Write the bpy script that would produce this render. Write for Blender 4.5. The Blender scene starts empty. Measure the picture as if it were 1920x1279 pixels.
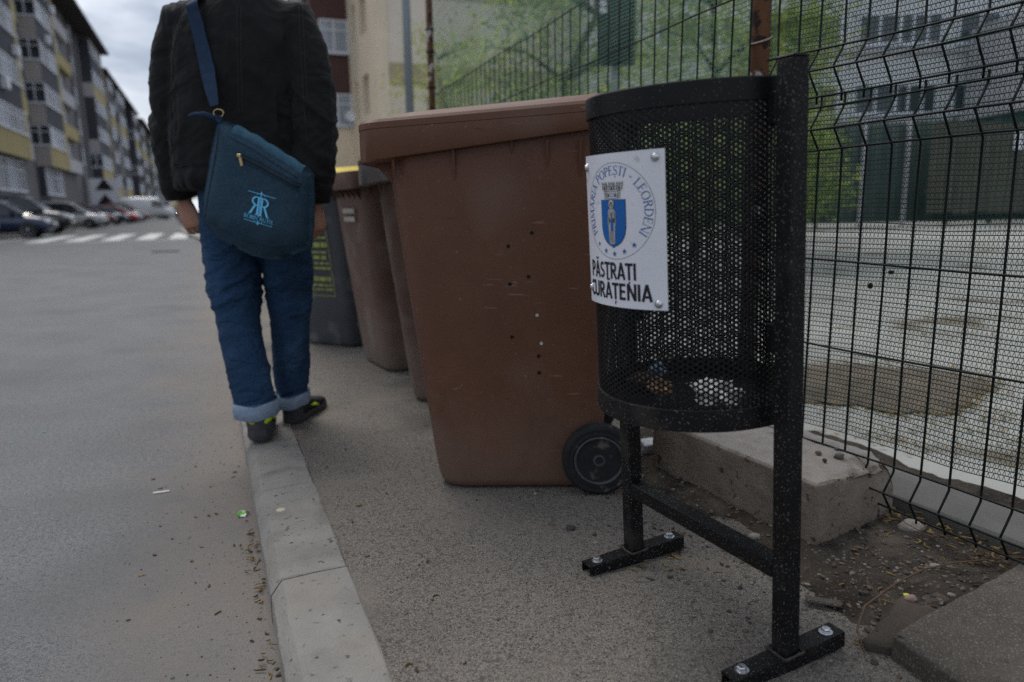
import bpy, bmesh, math, random
import numpy as np
from mathutils import Vector, Matrix, Euler
from mathutils.bvhtree import BVHTree

random.seed(7); rng = np.random.default_rng(7)
SC = bpy.context.scene; COL = SC.collection
PI = math.pi; R = math.radians

# ---------------------------------------------------------------- camera
cam_d = bpy.data.cameras.new('camera'); cam = bpy.data.objects.new('camera', cam_d); COL.objects.link(cam)
SC.camera = cam
cam_d.sensor_width = 36.0; cam_d.lens = 36*1370/1920.0
cam_d.clip_start = 0.05; cam_d.clip_end = 4000
_p = math.atan((1279/2-386)/1370.0); _r = R(0.9)
_f = Vector((0, math.cos(_p), -math.sin(_p))); _r0 = Vector((1, 0, 0)); _u0 = _r0.cross(_f)
_rt = _r0*math.cos(_r)-_u0*math.sin(_r); _up = _u0*math.cos(_r)+_r0*math.sin(_r)
CAM = Vector((0, 0, .82))
_m = Matrix((_rt, _up, -_f)).transposed().to_4x4(); _m.translation = CAM
cam.matrix_world = _m
cam_d.dof.use_dof = True; cam_d.dof.focus_distance = 1.62; cam_d.dof.aperture_fstop = 2.2
cam_d.dof.aperture_blades = 9

# ---------------------------------------------------------------- sky, sun, exposure
SUN_EL, SUN_AZ = R(60), R(-35)
W = bpy.data.worlds.new('World'); SC.world = W; W.use_nodes = True
nt = W.node_tree; nt.nodes.clear()
def N(t, **kw):
    n = nt.nodes.new(t)
    for k, v in kw.items(): setattr(n, k, v)
    return n
wo = N('ShaderNodeOutputWorld'); bg = N('ShaderNodeBackground'); bg.inputs['Strength'].default_value = 0.1
sky = N('ShaderNodeTexSky', sky_type='NISHITA'); sky.sun_disc = False
sky.sun_elevation = SUN_EL; sky.sun_rotation = SUN_AZ; sky.air_density = 1.2; sky.dust_density = 2.5
tc = N('ShaderNodeTexCoord'); mp = N('ShaderNodeMapping'); mp.inputs['Scale'].default_value = (1.6, 1.6, 4.5)
nz = N('ShaderNodeTexNoise'); nz.inputs['Scale'].default_value = 1.9; nz.inputs['Detail'].default_value = 7
nz.inputs['Roughness'].default_value = .55; nz.inputs['Distortion'].default_value = .25
rp = N('ShaderNodeValToRGB'); rp.color_ramp.elements[0].position = .43; rp.color_ramp.elements[1].position = .64
rp.color_ramp.elements[0].color = (3.0, 3.5, 4.4, 1); rp.color_ramp.elements[1].color = (8.0, 8.3, 8.9, 1)
mx = N('ShaderNodeMixRGB'); mx.inputs[0].default_value = .9
nt.links.new(tc.outputs['Generated'], mp.inputs[0]); nt.links.new(mp.outputs[0], nz.inputs['Vector'])
nt.links.new(nz.outputs['Fac'], rp.inputs[0]); nt.links.new(sky.outputs[0], mx.inputs[1]); nt.links.new(rp.outputs[0], mx.inputs[2])
nt.links.new(mx.outputs[0], bg.inputs['Color']); nt.links.new(bg.outputs[0], wo.inputs[0])
sun_d = bpy.data.lights.new('sun', 'SUN'); sun_d.energy = 1.5; sun_d.angle = R(35); sun_d.color = (1, .97, .93)
sun = bpy.data.objects.new('sun', sun_d); COL.objects.link(sun)
sun.rotation_euler = Euler((PI/2-SUN_EL, 0, PI-SUN_AZ), 'XYZ'); sun.location = (0, 0, 60)
SC.view_settings.view_transform = 'Standard'; SC.view_settings.look = 'None'
SC.view_settings.exposure = 0.48; SC.view_settings.gamma = 1; SC.view_settings.use_curve_mapping = False
SC.render.engine = 'CYCLES'; SC.cycles.use_denoising = False; SC.cycles.max_bounces = 8
SC.cycles.diffuse_bounces = 3; SC.cycles.glossy_bounces = 3; SC.cycles.transparent_max_bounces = 12

# ---------------------------------------------------------------- materials
MATS = {}
def mat(name, col, rough=.7, metal=0.0, var=.18, vscale=6.0, bump=.0, bscale=60.0, bdist=.004, specks=None, stretch=None, tint=None, spec=.3, coat=0, wrinkle=None, sheen=0):
    """procedural material: base colour with noisy variation, optional specks and bump"""
    if name in MATS: return MATS[name]
    m = bpy.data.materials.new(name); m.use_nodes = True; t = m.node_tree; b = t.nodes['Principled BSDF']
    b.inputs['Roughness'].default_value = rough; b.inputs['Metallic'].default_value = metal
    b.inputs['Specular IOR Level'].default_value = spec; b.inputs['Coat Weight'].default_value = coat
    c = t.nodes.new('ShaderNodeTexCoord'); mpg = t.nodes.new('ShaderNodeMapping')
    t.links.new(c.outputs['Object'], mpg.inputs[0])
    if stretch: mpg.inputs['Scale'].default_value = stretch
    n1 = t.nodes.new('ShaderNodeTexNoise'); n1.inputs['Scale'].default_value = vscale; n1.inputs['Detail'].default_value = 6; n1.inputs['Roughness'].default_value = .62
    t.links.new(mpg.outputs[0], n1.inputs['Vector'])
    r1 = t.nodes.new('ShaderNodeValToRGB'); e = r1.color_ramp.elements
    e[0].position = .28; e[1].position = .74
    lo = [max(0, x*(1-var)) for x in col]; hi = [min(1, x*(1+var)) for x in col]
    if tint: hi = [h*.35+q*.65 for h, q in zip(hi, tint)]
    e[0].color = (*lo, 1); e[1].color = (*hi, 1)
    t.links.new(n1.outputs['Fac'], r1.inputs[0]); out = r1.outputs[0]
    for sp in (specks or []):           # (colour, scale, threshold, softness)
        v = t.nodes.new('ShaderNodeTexNoise'); v.inputs['Scale'].default_value = sp[1]; v.inputs['Detail'].default_value = 2.5
        if len(sp) > 4:
            vm = t.nodes.new('ShaderNodeMapping'); vm.inputs['Scale'].default_value = sp[4]; vm.inputs['Rotation'].default_value = (0, .12, 0); t.links.new(c.outputs['Object'], vm.inputs[0]); t.links.new(vm.outputs[0], v.inputs['Vector'])
        else: t.links.new(c.outputs['Object'], v.inputs['Vector'])
        rr = t.nodes.new('ShaderNodeMapRange'); rr.inputs['From Min'].default_value = sp[2]; rr.inputs['From Max'].default_value = sp[2]+sp[3]
        t.links.new(v.outputs['Fac'], rr.inputs['Value'])
        mxn = t.nodes.new('ShaderNodeMixRGB'); mxn.inputs[2].default_value = (*sp[0], 1)
        t.links.new(rr.outputs[0], mxn.inputs[0]); t.links.new(out, mxn.inputs[1]); out = mxn.outputs[0]
    t.links.new(out, b.inputs['Base Color'])
    if bump:
        n2 = t.nodes.new('ShaderNodeTexNoise'); n2.inputs['Scale'].default_value = bscale; n2.inputs['Detail'].default_value = 6; n2.inputs['Roughness'].default_value = .65
        t.links.new(mpg.outputs[0], n2.inputs['Vector'])
        bp = t.nodes.new('ShaderNodeBump'); bp.inputs['Strength'].default_value = bump; bp.inputs['Distance'].default_value = bdist
        t.links.new(n2.outputs['Fac'], bp.inputs['Height']); t.links.new(bp.outputs[0], b.inputs['Normal'])
    if wrinkle:                         # cloth creases: (scale, distance, stretch)
        mw = t.nodes.new('ShaderNodeMapping'); mw.inputs['Scale'].default_value = wrinkle[2]; mw.inputs['Rotation'].default_value = wrinkle[3] if len(wrinkle) > 3 else (0, 0, 0); t.links.new(c.outputs['Object'], mw.inputs[0])
        nw = t.nodes.new('ShaderNodeTexNoise'); nw.inputs['Scale'].default_value = wrinkle[0]; nw.inputs['Detail'].default_value = 3; nw.inputs['Distortion'].default_value = 1.2; t.links.new(mw.outputs[0], nw.inputs['Vector'])
        rw_ = t.nodes.new('ShaderNodeMath'); rw_.operation = 'PINGPONG'; rw_.inputs[1].default_value = .22; t.links.new(nw.outputs['Fac'], rw_.inputs[0])
        bw = t.nodes.new('ShaderNodeBump'); bw.inputs['Strength'].default_value = 1; bw.inputs['Distance'].default_value = wrinkle[1]; t.links.new(rw_.outputs[0], bw.inputs['Height'])
        if bump: t.links.new(bp.outputs[0], bw.inputs['Normal'])
        t.links.new(bw.outputs[0], b.inputs['Normal'])
    if sheen: b.inputs['Sheen Weight'].default_value = sheen; b.inputs['Sheen Roughness'].default_value = .4
    MATS[name] = m; return m
def emis(name, col, s):
    m = bpy.data.materials.new(name); m.use_nodes = True; b = m.node_tree.nodes['Principled BSDF']
    b.inputs['Base Color'].default_value = (*col, 1); b.inputs['Emission Color'].default_value = (*col, 1); b.inputs['Emission Strength'].default_value = s
    return m

# ---------------------------------------------------------------- object helpers
def link(name, me, m=None, parent=None, smooth=False):
    o = bpy.data.objects.new(name, me); COL.objects.link(o)
    if m is not None and not me.materials: me.materials.append(m)
    if smooth:
        me.polygons.foreach_set('use_smooth', [True]*len(me.polygons))
    if parent is not None:
        o.parent = parent
        if parent.parent is None: o.matrix_parent_inverse = parent.matrix_basis.inverted()
    return o
def raw(name, v, f, m=None, parent=None, smooth=False):
    me = bpy.data.meshes.new(name); me.from_pydata([tuple(x) for x in v], [], f); me.update()
    return link(name, me, m, parent, smooth)
def settle(o, base=None):
    """move a top-level mesh's origin to its base"""
    me = o.data; n = len(me.vertices); a = np.empty(n*3); me.vertices.foreach_get('co', a); a = a.reshape(-1, 3)
    c = Vector(base) if base else Vector(((a[:, 0].min()+a[:, 0].max())/2, (a[:, 1].min()+a[:, 1].max())/2, a[:, 2].min()))
    me.transform(Matrix.Translation(-c)); o.location = o.location+c; return o
def tag(o, label=None, cat=None, group=None, kind=None):
    if label: o['label'] = label
    if cat: o['category'] = cat
    if group: o['group'] = group
    if kind: o['kind'] = kind
    return o
def empty(name, loc, rz=0.0):
    o = bpy.data.objects.new(name, None); COL.objects.link(o); o.empty_display_size = .1
    o.location = loc; o.rotation_euler = (0, 0, rz); return o
def copy_tree(o, parent=None):
    c = o.copy(); COL.objects.link(c); c.parent = parent
    for ch in o.children: copy_tree(ch, c)
    return c
class MB:
    """collects geometry for ONE mesh"""
    def __init__(s): s.v = []; s.f = []
    def add(s, v, f):
        o = len(s.v); s.v += [tuple(x) for x in v]; s.f += [[i+o for i in q] for q in f]; return s
    def box(s, c, d, rz=0.0, M=None, bev=0.0):
        x, y, z = d[0]/2, d[1]/2, d[2]/2; q = bev
        if q:
            v = []
            for sx in (-1, 1):
                for sy in (-1, 1):
                    for sz in (-1, 1):
                        v += [(sx*(x-q), sy*(y-q), sz*z), (sx*(x-q), sy*y, sz*(z-q)), (sx*x, sy*(y-q), sz*(z-q))]
            bm = bmesh.new(); [bm.verts.new(p) for p in v]; bmesh.ops.convex_hull(bm, input=bm.verts); bm.verts.index_update()
            v = [p.co.copy() for p in bm.verts]; f = [[p.index for p in fc.verts] for fc in bm.faces]; bm.free()
        else:
            v = [(-x, -y, -z), (x, -y, -z), (x, y, -z), (-x, y, -z), (-x, -y, z), (x, -y, z), (x, y, z), (-x, y, z)]
            f = [[3, 2, 1, 0], [4, 5, 6, 7], [0, 1, 5, 4], [1, 2, 6, 5], [2, 3, 7, 6], [3, 0, 4, 7]]
        M2 = M if M is not None else Matrix.Rotation(rz, 3, 'Z'); c = Vector(c)
        return s.add([M2@Vector(p)+c for p in v], f)
    def tube(s, pts, r, n=8, cap=True, flat=1.0):
        pts = [Vector(p) for p in pts]; v = []; f = []
        prev = None
        for i, p in enumerate(pts):
            d = (pts[min(i+1, len(pts)-1)]-pts[max(i-1, 0)]).normalized()
            a = prev if prev is not None else (Vector((0, 0, 1)) if abs(d.z) < .9 else Vector((1, 0, 0)))
            a = (a-d*a.dot(d)).normalized(); b = d.cross(a); prev = a
            rr = r[i] if isinstance(r, (list, tuple)) else r
            for k in range(n):
                t = 2*PI*k/n; v.append(p+a*math.cos(t)*rr+b*math.sin(t)*rr*flat)
        for i in range(len(pts)-1):
            for k in range(n):
                f.append([i*n+k, i*n+(k+1) % n, (i+1)*n+(k+1) % n, (i+1)*n+k])
        if cap: f.append(list(range(n))[::-1]); f.append([(len(pts)-1)*n+k for k in range(n)])
        return s.add(v, f)
    def loft(s, rings, cap=True):
        n = len(rings[0]); v = [p for rg in rings for p in rg]; f = []
        for i in range(len(rings)-1):
            for k in range(n): f.append([i*n+k, i*n+(k+1) % n, (i+1)*n+(k+1) % n, (i+1)*n+k])
        if cap: f.append(list(range(n))[::-1]); f.append([(len(rings)-1)*n+k for k in range(n)])
        return s.add(v, f)
    def lathe(s, prof, n=24, M=None, o=(0, 0, 0)):
        """profile [(r,z)] about z, then matrix M and offset o"""
        v = []; f = []; o = Vector(o); M = M or Matrix.Identity(3)
        for (r, z) in prof:
            for k in range(n): t = 2*PI*k/n; v.append(M@Vector((r*math.cos(t), r*math.sin(t), z))+o)
        for i in range(len(prof)-1):
            for k in range(n): f.append([i*n+k, i*n+(k+1) % n, (i+1)*n+(k+1) % n, (i+1)*n+k])
        f.append(list(range(n))[::-1]); f.append([(len(prof)-1)*n+k for k in range(n)])
        return s.add(v, f)
    def prism(s, poly, z0, z1):
        n = len(poly); v = [(x, y, z0) for x, y in poly]+[(x, y, z1) for x, y in poly]
        return s.add(v, [list(range(n))[::-1], list(range(n, 2*n))]+[[i, (i+1) % n, n+(i+1) % n, n+i] for i in range(n)])
    def build(s, name, m=None, parent=None, smooth=False): return raw(name, s.v, s.f, m, parent, smooth)
    def xf(s, M): s.v = [tuple(M@Vector(p)) for p in s.v]; return s
def shade_auto(o, ang=40):
    me = o.data; me.polygons.foreach_set('use_smooth', [True]*len(me.polygons))
    try: me.set_sharp_from_angle(angle=R(ang))
    except Exception: pass
    return o
def rrect(hx0, hx1, hy, r, z, n=5):
    """rounded rectangle ring x in [hx0,hx1], y in [-hy,hy]"""
    out = []
    for cx, cy, a0 in ((hx1-r, hy-r, 0), (hx0+r, hy-r, 90), (hx0+r, -hy+r, 180), (hx1-r, -hy+r, 270)):
        for k in range(n+1):
            a = R(a0+90*k/n); out.append((cx+r*math.cos(a), cy+r*math.sin(a), z))
    return out
def vnoise(P, seed=0):
    """vectorised value noise in 3-D, range 0..1"""
    P = np.asarray(P, float); i = np.floor(P).astype(np.int64); f = P-i; f = f*f*(3-2*f)
    def h(a, b, c):
        n = (a*374761393+b*668265263+c*2147483647+seed*974634777) & 0x7fffffff
        n = ((n ^ (n >> 13))*1274126177) & 0x7fffffff
        n = ((n ^ (n >> 16))*1103515245+12345) & 0x7fffffff
        return (n & 0xffff)/65535.0
    r = 0
    for dx in (0, 1):
        for dy in (0, 1):
            for dz in (0, 1):
                w = (f[:, 0] if dx else 1-f[:, 0])*(f[:, 1] if dy else 1-f[:, 1])*(f[:, 2] if dz else 1-f[:, 2])
                r = r+w*h(i[:, 0]+dx, i[:, 1]+dy, i[:, 2]+dz)
    return r
def fbm(P, seed=0, oct=3):
    P = np.asarray(P, float); a = .5; r = 0; t = 0
    for k in range(oct): r = r+a*vnoise(P*(2**k), seed+k); t += a; a *= .5
    return r/t
def co(me):
    a = np.empty(len(me.vertices)*3); me.vertices.foreach_get('co', a); return a.reshape(-1, 3)
def no(me):
    a = np.empty(len(me.vertices)*3, dtype=np.float32); me.vertex_normals.foreach_get('vector', a); return a.reshape(-1, 3)
def setco(me, a): me.vertices.foreach_set('co', np.asarray(a, float).ravel()); me.update()
def voxel(mb, size, smooth=6, fac=.6):
    """union of the closed lofts in mb as one continuous skin"""
    o = mb.build('tmp'); md = o.modifiers.new('r', 'REMESH'); md.mode = 'VOXEL'; md.voxel_size = size
    if smooth: sm = o.modifiers.new('s', 'SMOOTH'); sm.iterations = smooth; sm.factor = fac
    dg = bpy.context.evaluated_depsgraph_get(); me = bpy.data.meshes.new_from_object(o.evaluated_get(dg), depsgraph=dg)
    old = o.data; bpy.data.objects.remove(o); bpy.data.meshes.remove(old); return me
def ell(c, rx, ry, n=20, p=2.3, tilt=0.0):
    """horizontal superellipse ring round c"""
    out = []
    for k in range(n):
        t = 2*PI*k/n; x = abs(math.cos(t))**(2/p)*math.copysign(1, math.cos(t))*rx; y = abs(math.sin(t))**(2/p)*math.copysign(1, math.sin(t))*ry
        out.append((c[0]+x, c[1]+y, c[2]+tilt*y))
    return out
# street frame: s runs along the kerb, t to the right of it
_a = R(22.2); SX, SY = -math.sin(_a), math.cos(_a); TX, TY = math.cos(_a), math.sin(_a)
def st(s, t, z=0.0): return Vector((s*SX+t*TX, s*SY+t*TY, z))
ST_ROT = _a           # rotation about z taking +y to the street direction

# ================================================================ GROUND
def sheet(name, pts, z, m, n=None, kind='structure'):
    o = raw(name, [(p[0], p[1], z) for p in pts], [list(range(len(pts)))], m); settle(o); tag(o, kind=kind); return o
def road_mat():
    m = mat('asphalt road', (.16, .158, .16), .85, var=.2, vscale=1.6, bump=.9, bscale=240, bdist=.004,
            specks=[((.28, .275, .27), 340, .56, .07), ((.05, .05, .052), 250, .56, .07), ((.10, .098, .098), 90, .55, .1), ((.21, .2, .19), 70, .58, .1), ((.125, .123, .122), 1.1, .52, .2)])
    t = m.node_tree; b = t.nodes['Principled BSDF']; src = b.inputs['Base Color'].links[0].from_socket
    g = t.nodes.new('ShaderNodeNewGeometry'); sx = t.nodes.new('ShaderNodeVectorMath'); sx.operation = 'DOT_PRODUCT'; sx.inputs[1].default_value = (TX, TY, 0)
    t.links.new(g.outputs['Position'], sx.inputs[0])
    n = t.nodes.new('ShaderNodeTexNoise'); n.inputs['Scale'].default_value = 2.2; n.inputs['Detail'].default_value = 7; n.inputs['Roughness'].default_value = .7
    t.links.new(g.outputs['Position'], n.inputs['Vector'])
    ma = t.nodes.new('ShaderNodeMath'); ma.operation = 'MULTIPLY_ADD'; ma.inputs[1].default_value = 1.1; t.links.new(n.outputs['Fac'], ma.inputs[0]); t.links.new(sx.outputs['Value'], ma.inputs[2])
    mr = t.nodes.new('ShaderNodeMapRange'); mr.inputs['From Min'].default_value = .18; mr.inputs['From Max'].default_value = .62; mr.inputs['To Max'].default_value = .85
    t.links.new(ma.outputs[0], mr.inputs['Value'])
    mxn = t.nodes.new('ShaderNodeMixRGB'); mxn.inputs[2].default_value = (.20, .173, .148, 1)      # sandy dirt swept against the kerb
    t.links.new(mr.outputs[0], mxn.inputs[0]); t.links.new(src, mxn.inputs[1]); t.links.new(mxn.outputs[0], b.inputs['Base Color'])
    return m
M_ROAD = road_mat()
M_PAVE = mat('pavement asphalt', (.14, .126, .11), .82, var=.25, vscale=2.3, bump=1.0, bscale=260, bdist=.004,
             specks=[((.31, .28, .24), 330, .54, .08), ((.04, .036, .032), 260, .55, .08), ((.205, .178, .15), 120, .52, .16), ((.085, .076, .067), 80, .56, .14), ((.19, .165, .137), 3.6, .5, .25), ((.075, .068, .06), 2.1, .55, .22)])
M_KERB = mat('kerb concrete', (.225, .212, .193), .85, var=.25, vscale=5, bump=.8, bscale=160, bdist=.004, specks=[((.07, .065, .06), 60, .64, .06), ((.25, .225, .195), 4.5, .5, .2), ((.15, .138, .122), 7, .58, .16), ((.24, .225, .2), 210, .6, .08)])
M_SOIL = mat('soil', (.045, .035, .026), .95, var=.45, vscale=14, bump=1, bscale=90, bdist=.01, specks=[((.10, .083, .064), 6, .5, .2), ((.018, .013, .01), 5, .55, .12), ((.12, .1, .08), 150, .6, .08)])
M_CONC = mat('rough concrete', (.135, .108, .085), .9, var=.25, vscale=7, bump=.9, bscale=75, bdist=.006, specks=[((.06, .047, .036), 38, .62, .08), ((.19, .165, .14), 9, .6, .1)])
M_YARD = mat('yard concrete', (.29, .29, .265), .9, var=.22, vscale=.6, bump=.2, bscale=20, specks=[((.13, .11, .08), 1.3, .63, .06), ((.2, .17, .12), 4.5, .66, .05)], stretch=None)

sheet('ground', [(-1600, -400), (1600, -400), (1600, 2500), (-1600, 2500)], -.16, mat('far ground', (.12, .115, .1), .95, var=.2, vscale=.05))
sheet('road', [st(-6, -6.4), st(-6, .07), st(600, .07), st(600, -6.4)], -.1, M_ROAD)
sheet('parking_lane', [st(-6, -11.6), st(-6, -6.4), st(600, -6.4), st(600, -11.6)], -.096, mat('parking asphalt', (.15, .145, .14), .9, var=.2, vscale=.7, bump=.3, bscale=120))
M_PAINT = mat('road paint', (.62, .62, .6), .8, var=.18, vscale=5, specks=[((.3, .3, .3), 9, .62, .08)])
sheet('parking_line', [st(-6, -6.42), st(-6, -6.3), st(200, -6.3), st(200, -6.42)], -.092, M_PAINT, kind='structure')
for t0 in (-5.15, -4.1, -3.05, -2.0, -1.0):
    o = sheet('crosswalk_stripe', [st(27.4, t0-.28), st(27.4, t0+.28), st(34.5, t0+.28), st(34.5, t0-.28)], -.096, M_PAINT)
o = sheet('stop_line', [st(26.3, -5.2), st(26.3, -.4), st(26.5, -.4), st(26.5, -5.2)], -.096, M_PAINT)
# pavement: from the kerb back to the fence, surface at z = 0, thick slab
pv = MB(); ns, nt_ = 60, 24
def pave_z(s, t): return .0
P_OUT = [st(-3, .235), st(40, .235), st(40, 3.2), (.2, 6.6), (-.35, 6.3), (.74, 2.28), (1.9, .05), (2.6, -1.3), st(-3, 2.2)]
P_OUT = [st(-3, .2335), st(-3, 2.0), (1.72, .2), (.76, 2.1), (-.5, 5.75), (-1.3, 8.2), st(40, 5.2), st(40, .2335)]
pv.prism([(p[0], p[1]) for p in P_OUT], -.16, 0.0)
o = pv.build('pavement', M_PAVE); settle(o); tag(o, kind='structure')
# kerb: a run of separate precast stones, chamfered toward the road
kerb = MB(); kerb_root = empty('kerb', st(1.0, .15, -.1)); tag(kerb_root, kind='structure')
s_edges = [-.12, .46, 1.03, 1.606, 2.178, 2.75, 3.32, 3.9, 4.47, 5.05, 5.62, 6.2]
for k in range(len(s_edges)-1):
    s0, s1 = s_edges[k]+.0018, s_edges[k+1]-.0018; mb = MB(); dz = random.uniform(-.0012, .0012); dt = random.uniform(-.0025, .0025)
    prof = [(.060, -.13), (.0615, -.034), (.0635, -.030), (.084, -.002), (.088, .001), (.16, .004), (.229, .004), (.2335, .0015), (.2345, -.13)]
    ss = [s0, s0+.003]+list(np.linspace(s0+.03, s1-.03, 9))+[s1-.003, s1]
    rings = []
    for i, s in enumerate(ss):
        e = .0025 if i in (0, len(ss)-1) else 0
        rings.append([st(s, t+dt+random.uniform(-.0012, .0012)+(.0 if z < -.1 else 0), z+dz-e*(z > -.1)+random.uniform(-.0008, .0008)) for t, z in prof])
    mb.loft(rings); o = mb.build('kerb_stone', M_KERB, kerb_root); shade_auto(o, 22)
mb = MB(); mb.box(st(13.5, .06, -.03), (.2, 5.2, .15), rz=ST_ROT, bev=.02); o = mb.build('kerb_stone', M_KERB, kerb_root)
# dark drain cover in the far road
dr = MB(); dr.box(st(18.7, -.95, -.093), (.6, .35, .01), rz=ST_ROT)
for k in range(5): dr.box(st(18.58+.06*k, -.95, -.087), (.52, .02, .006), rz=ST_ROT)
o = dr.build('drain_cover', mat('cast iron', (.03, .03, .03), .6)); settle(o); tag(o, 'dark rectangular drain cover set in the asphalt beyond the man', 'drain cover')

# ---------------------------------------------------------------- soil strip by the fence
FD = Vector((-math.sin(R(26.9)), math.cos(R(26.9)), 0)); FN = Vector((-FD.y, FD.x, 0))   # right fence direction (away) and normal toward the street
FP = Vector((.945, 1.722, 0))
def fpt(u, w=0., z=0.): return FP+FD*u+FN*w+Vector((0, 0, z))
nu, nw = 150, 90; us = np.linspace(-1.9, .95, nu); ws = np.linspace(-.45, .75, nw)
U, Wd = np.meshgrid(us, ws, indexing='ij'); P2 = np.stack([U.ravel(), Wd.ravel(), np.zeros(U.size)], 1)
hgt = .035*(fbm(P2*5, 3)-.5)+.018*(fbm(P2*26, 5, 3)-.5)+.016
edge = (P2[:, 1]-(.30+.16*(fbm(P2*3.2, 11)-.5)+.10*np.clip(-P2[:, 0]-.2, 0, 1)-.12*np.clip(P2[:, 0]-.1, 0, 1)))/.16
hgt = hgt-np.clip(edge, 0, 3)*.022
hgt = np.where(P2[:, 1] < -.02, hgt-.004, hgt)
vv = [fpt(u, w, z) for (u, w, _), z in zip(P2, hgt)]
ff = [[i*nw+j, (i+1)*nw+j, (i+1)*nw+j+1, i*nw+j+1] for i in range(nu-1) for j in range(nw-1)]
o = raw('soil', vv, ff, M_SOIL, smooth=True); settle(o); tag(o, kind='structure')
def soil_h(x, y):
    d = Vector((x, y, 0))-FP; u, w = d.dot(FD), d.dot(FN); i = int(np.clip(round((u+1.9)/2.85*(nu-1)), 0, nu-1)); j = int(np.clip(round((w+.45)/1.2*(nw-1)), 0, nw-1))
    return max(0.0, float(hgt[i*nw+j]))
# gravel lying on the soil and thinning onto the asphalt
bm = bmesh.new(); bmesh.ops.create_icosphere(bm, subdivisions=1, radius=1); IV = np.array([v.co[:] for v in bm.verts]); IF = [[v.index for v in f.verts] for f in bm.faces]; bm.free()
def pebble(r, seed, sq=.6):
    g = np.random.default_rng(seed); d = IV*(1+.55*(g.random((len(IV), 1))-.5)); sc = r*np.array([g.uniform(.8, 1.35), g.uniform(.6, 1.0), g.uniform(.45, .8)]); a = g.uniform(0, 6.28)
    d = d*sc; ca, sa = math.cos(a), math.sin(a); return np.stack([d[:, 0]*ca-d[:, 1]*sa, d[:, 0]*sa+d[:, 1]*ca, d[:, 2]], 1)
PEB = [mat('gravel grey', (.12, .11, .097), .9, var=.4, vscale=30), mat('gravel brown', (.12, .085, .06), .9, var=.4, vscale=30), mat('gravel pale', (.24, .225, .2), .9, var=.3, vscale=30), mat('gravel dark', (.05, .045, .04), .9, var=.4, vscale=30)]
gm = MB(); gidx = []
for k in range(4200):
    u = random.uniform(-1.5, .9); w = random.gauss(.16, .2)
    if k % 6 == 0: w = random.uniform(-.1, .7)
    p = fpt(u, w)
    if w < -.35 or w > .85: continue
    r = random.choice((.0022, .0028, .0035, .0035, .0045, .006))*random.uniform(.8, 1.4)
    if k % 90 == 0: r *= 2.0
    q = pebble(r, k); z = soil_h(p.x, p.y)
    gm.add([(a+p.x, b+p.y, c+z+r*.15) for a, b, c in q], IF); gidx += [random.choices(range(4), (.34, .26, .1, .3))[0]]*len(IF)
o = gm.build('gravel'); [o.data.materials.append(m) for m in PEB]; o.data.polygons.foreach_set('material_index', gidx); tag(o, 'small gravel scattered over the soil by the fence', 'gravel', kind='stuff')
# crumbs of grit on the pavement and in the gutter
gm = MB(); gidx = []
for k in range(1700):
    if k % 2: s = random.uniform(.7, 4.5); t = random.uniform(.25, 1.5); z = 0.
    else: s = random.uniform(.7, 5.5); t = .05-abs(random.gauss(0, .22)); z = -.1
    p = st(s, t); r = random.uniform(.0009, .0028)*(1.6 if k % 31 == 0 else 1)
    gm.add([(a+p.x, b+p.y, c+z+r*.2) for a, b, c in pebble(r, k+9000)], IF); gidx += [random.choices(range(4), (.3, .25, .15, .3))[0]]*len(IF)
o = gm.build('grit'); [o.data.materials.append(m) for m in PEB]; o.data.polygons.foreach_set('material_index', gidx); tag(o, 'fine grit and crumbs strewn over pavement and gutter', 'grit', kind='stuff')
# dry catkins and plant debris: curled little tubes
M_CAT = [mat('dry catkin', (.17, .115, .045), .9, var=.4, vscale=40), mat('brown catkin', (.085, .05, .026), .9, var=.4, vscale=40), mat('yellow catkin', (.26, .18, .06), .9, var=.3, vscale=40)]
def catkin(mb, x, y, z, L, r, seed):
    g = random.Random(seed); a = g.uniform(0, 6.28); k = g.uniform(-1, 1)*2.6/L*.35; pts = []; px, py = x, y; n = 6
    for i in range(n):
        pts.append((px, py, z+r*.8+g.uniform(0, r*1.2))); px += math.cos(a)*L/n; py += math.sin(a)*L/n; a += k*L/n*3+g.uniform(-.3, .3)
    mb.tube(pts, [r*.5, r, r*1.1, r, r*.9, r*.4], 5)
dm = MB(); di = []
def drop(x, y, z, L, r, seed):
    n0 = len(dm.f); catkin(dm, x, y, z, L, r, seed); c = random.choices((0, 1, 2), (.45, .4, .15))[0]; di.extend([c]*(len(dm.f)-n0))
for k in range(85):      # drift in the gutter
    s = random.choice((random.gauss(1.35, .1), random.gauss(1.25, .15), random.uniform(1.2, 2.3), random.gauss(2.02, .06), random.gauss(1.78, .08))); t = .052-abs(random.gauss(0, .016 if s < 1.5 else .018))
    p = st(s, t); drop(p.x, p.y, -.1+random.uniform(0, .008), random.uniform(.01, .032), random.uniform(.0011, .0026), k)
for k in range(70):
    s = random.uniform(1.1, 3.2); t = random.choice((random.uniform(.24, .38), random.uniform(.25, 1.0), random.uniform(-.25, .05))); p = st(s, t); drop(p.x, p.y, 0 if t > .07 else -.1, random.uniform(.01, .025), random.uniform(.001, .0024), 300+k)
for k in range(330):      # drift under the fence
    u = random.uniform(-.9, .55); w = random.gauss(-.07, .055); p = fpt(u, w); drop(p.x, p.y, soil_h(p.x, p.y)+random.uniform(.0, .03)*max(0, 1-abs(w+.08)/.1), random.uniform(.015, .045), random.uniform(.0016, .003), 700+k)
for k in range(90):
    u = random.uniform(-1., .6); w = random.uniform(-.05, .5); p = fpt(u, w); drop(p.x, p.y, soil_h(p.x, p.y), random.uniform(.012, .03), random.uniform(.001, .002), 1300+k)
for k in range(26):       # caught round the bin's foot
    drop(.3+random.gauss(.04, .05), 1.57+random.gauss(0, .035), 0, random.uniform(.012, .035), random.uniform(.001, .0022), 1600+k)
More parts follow.
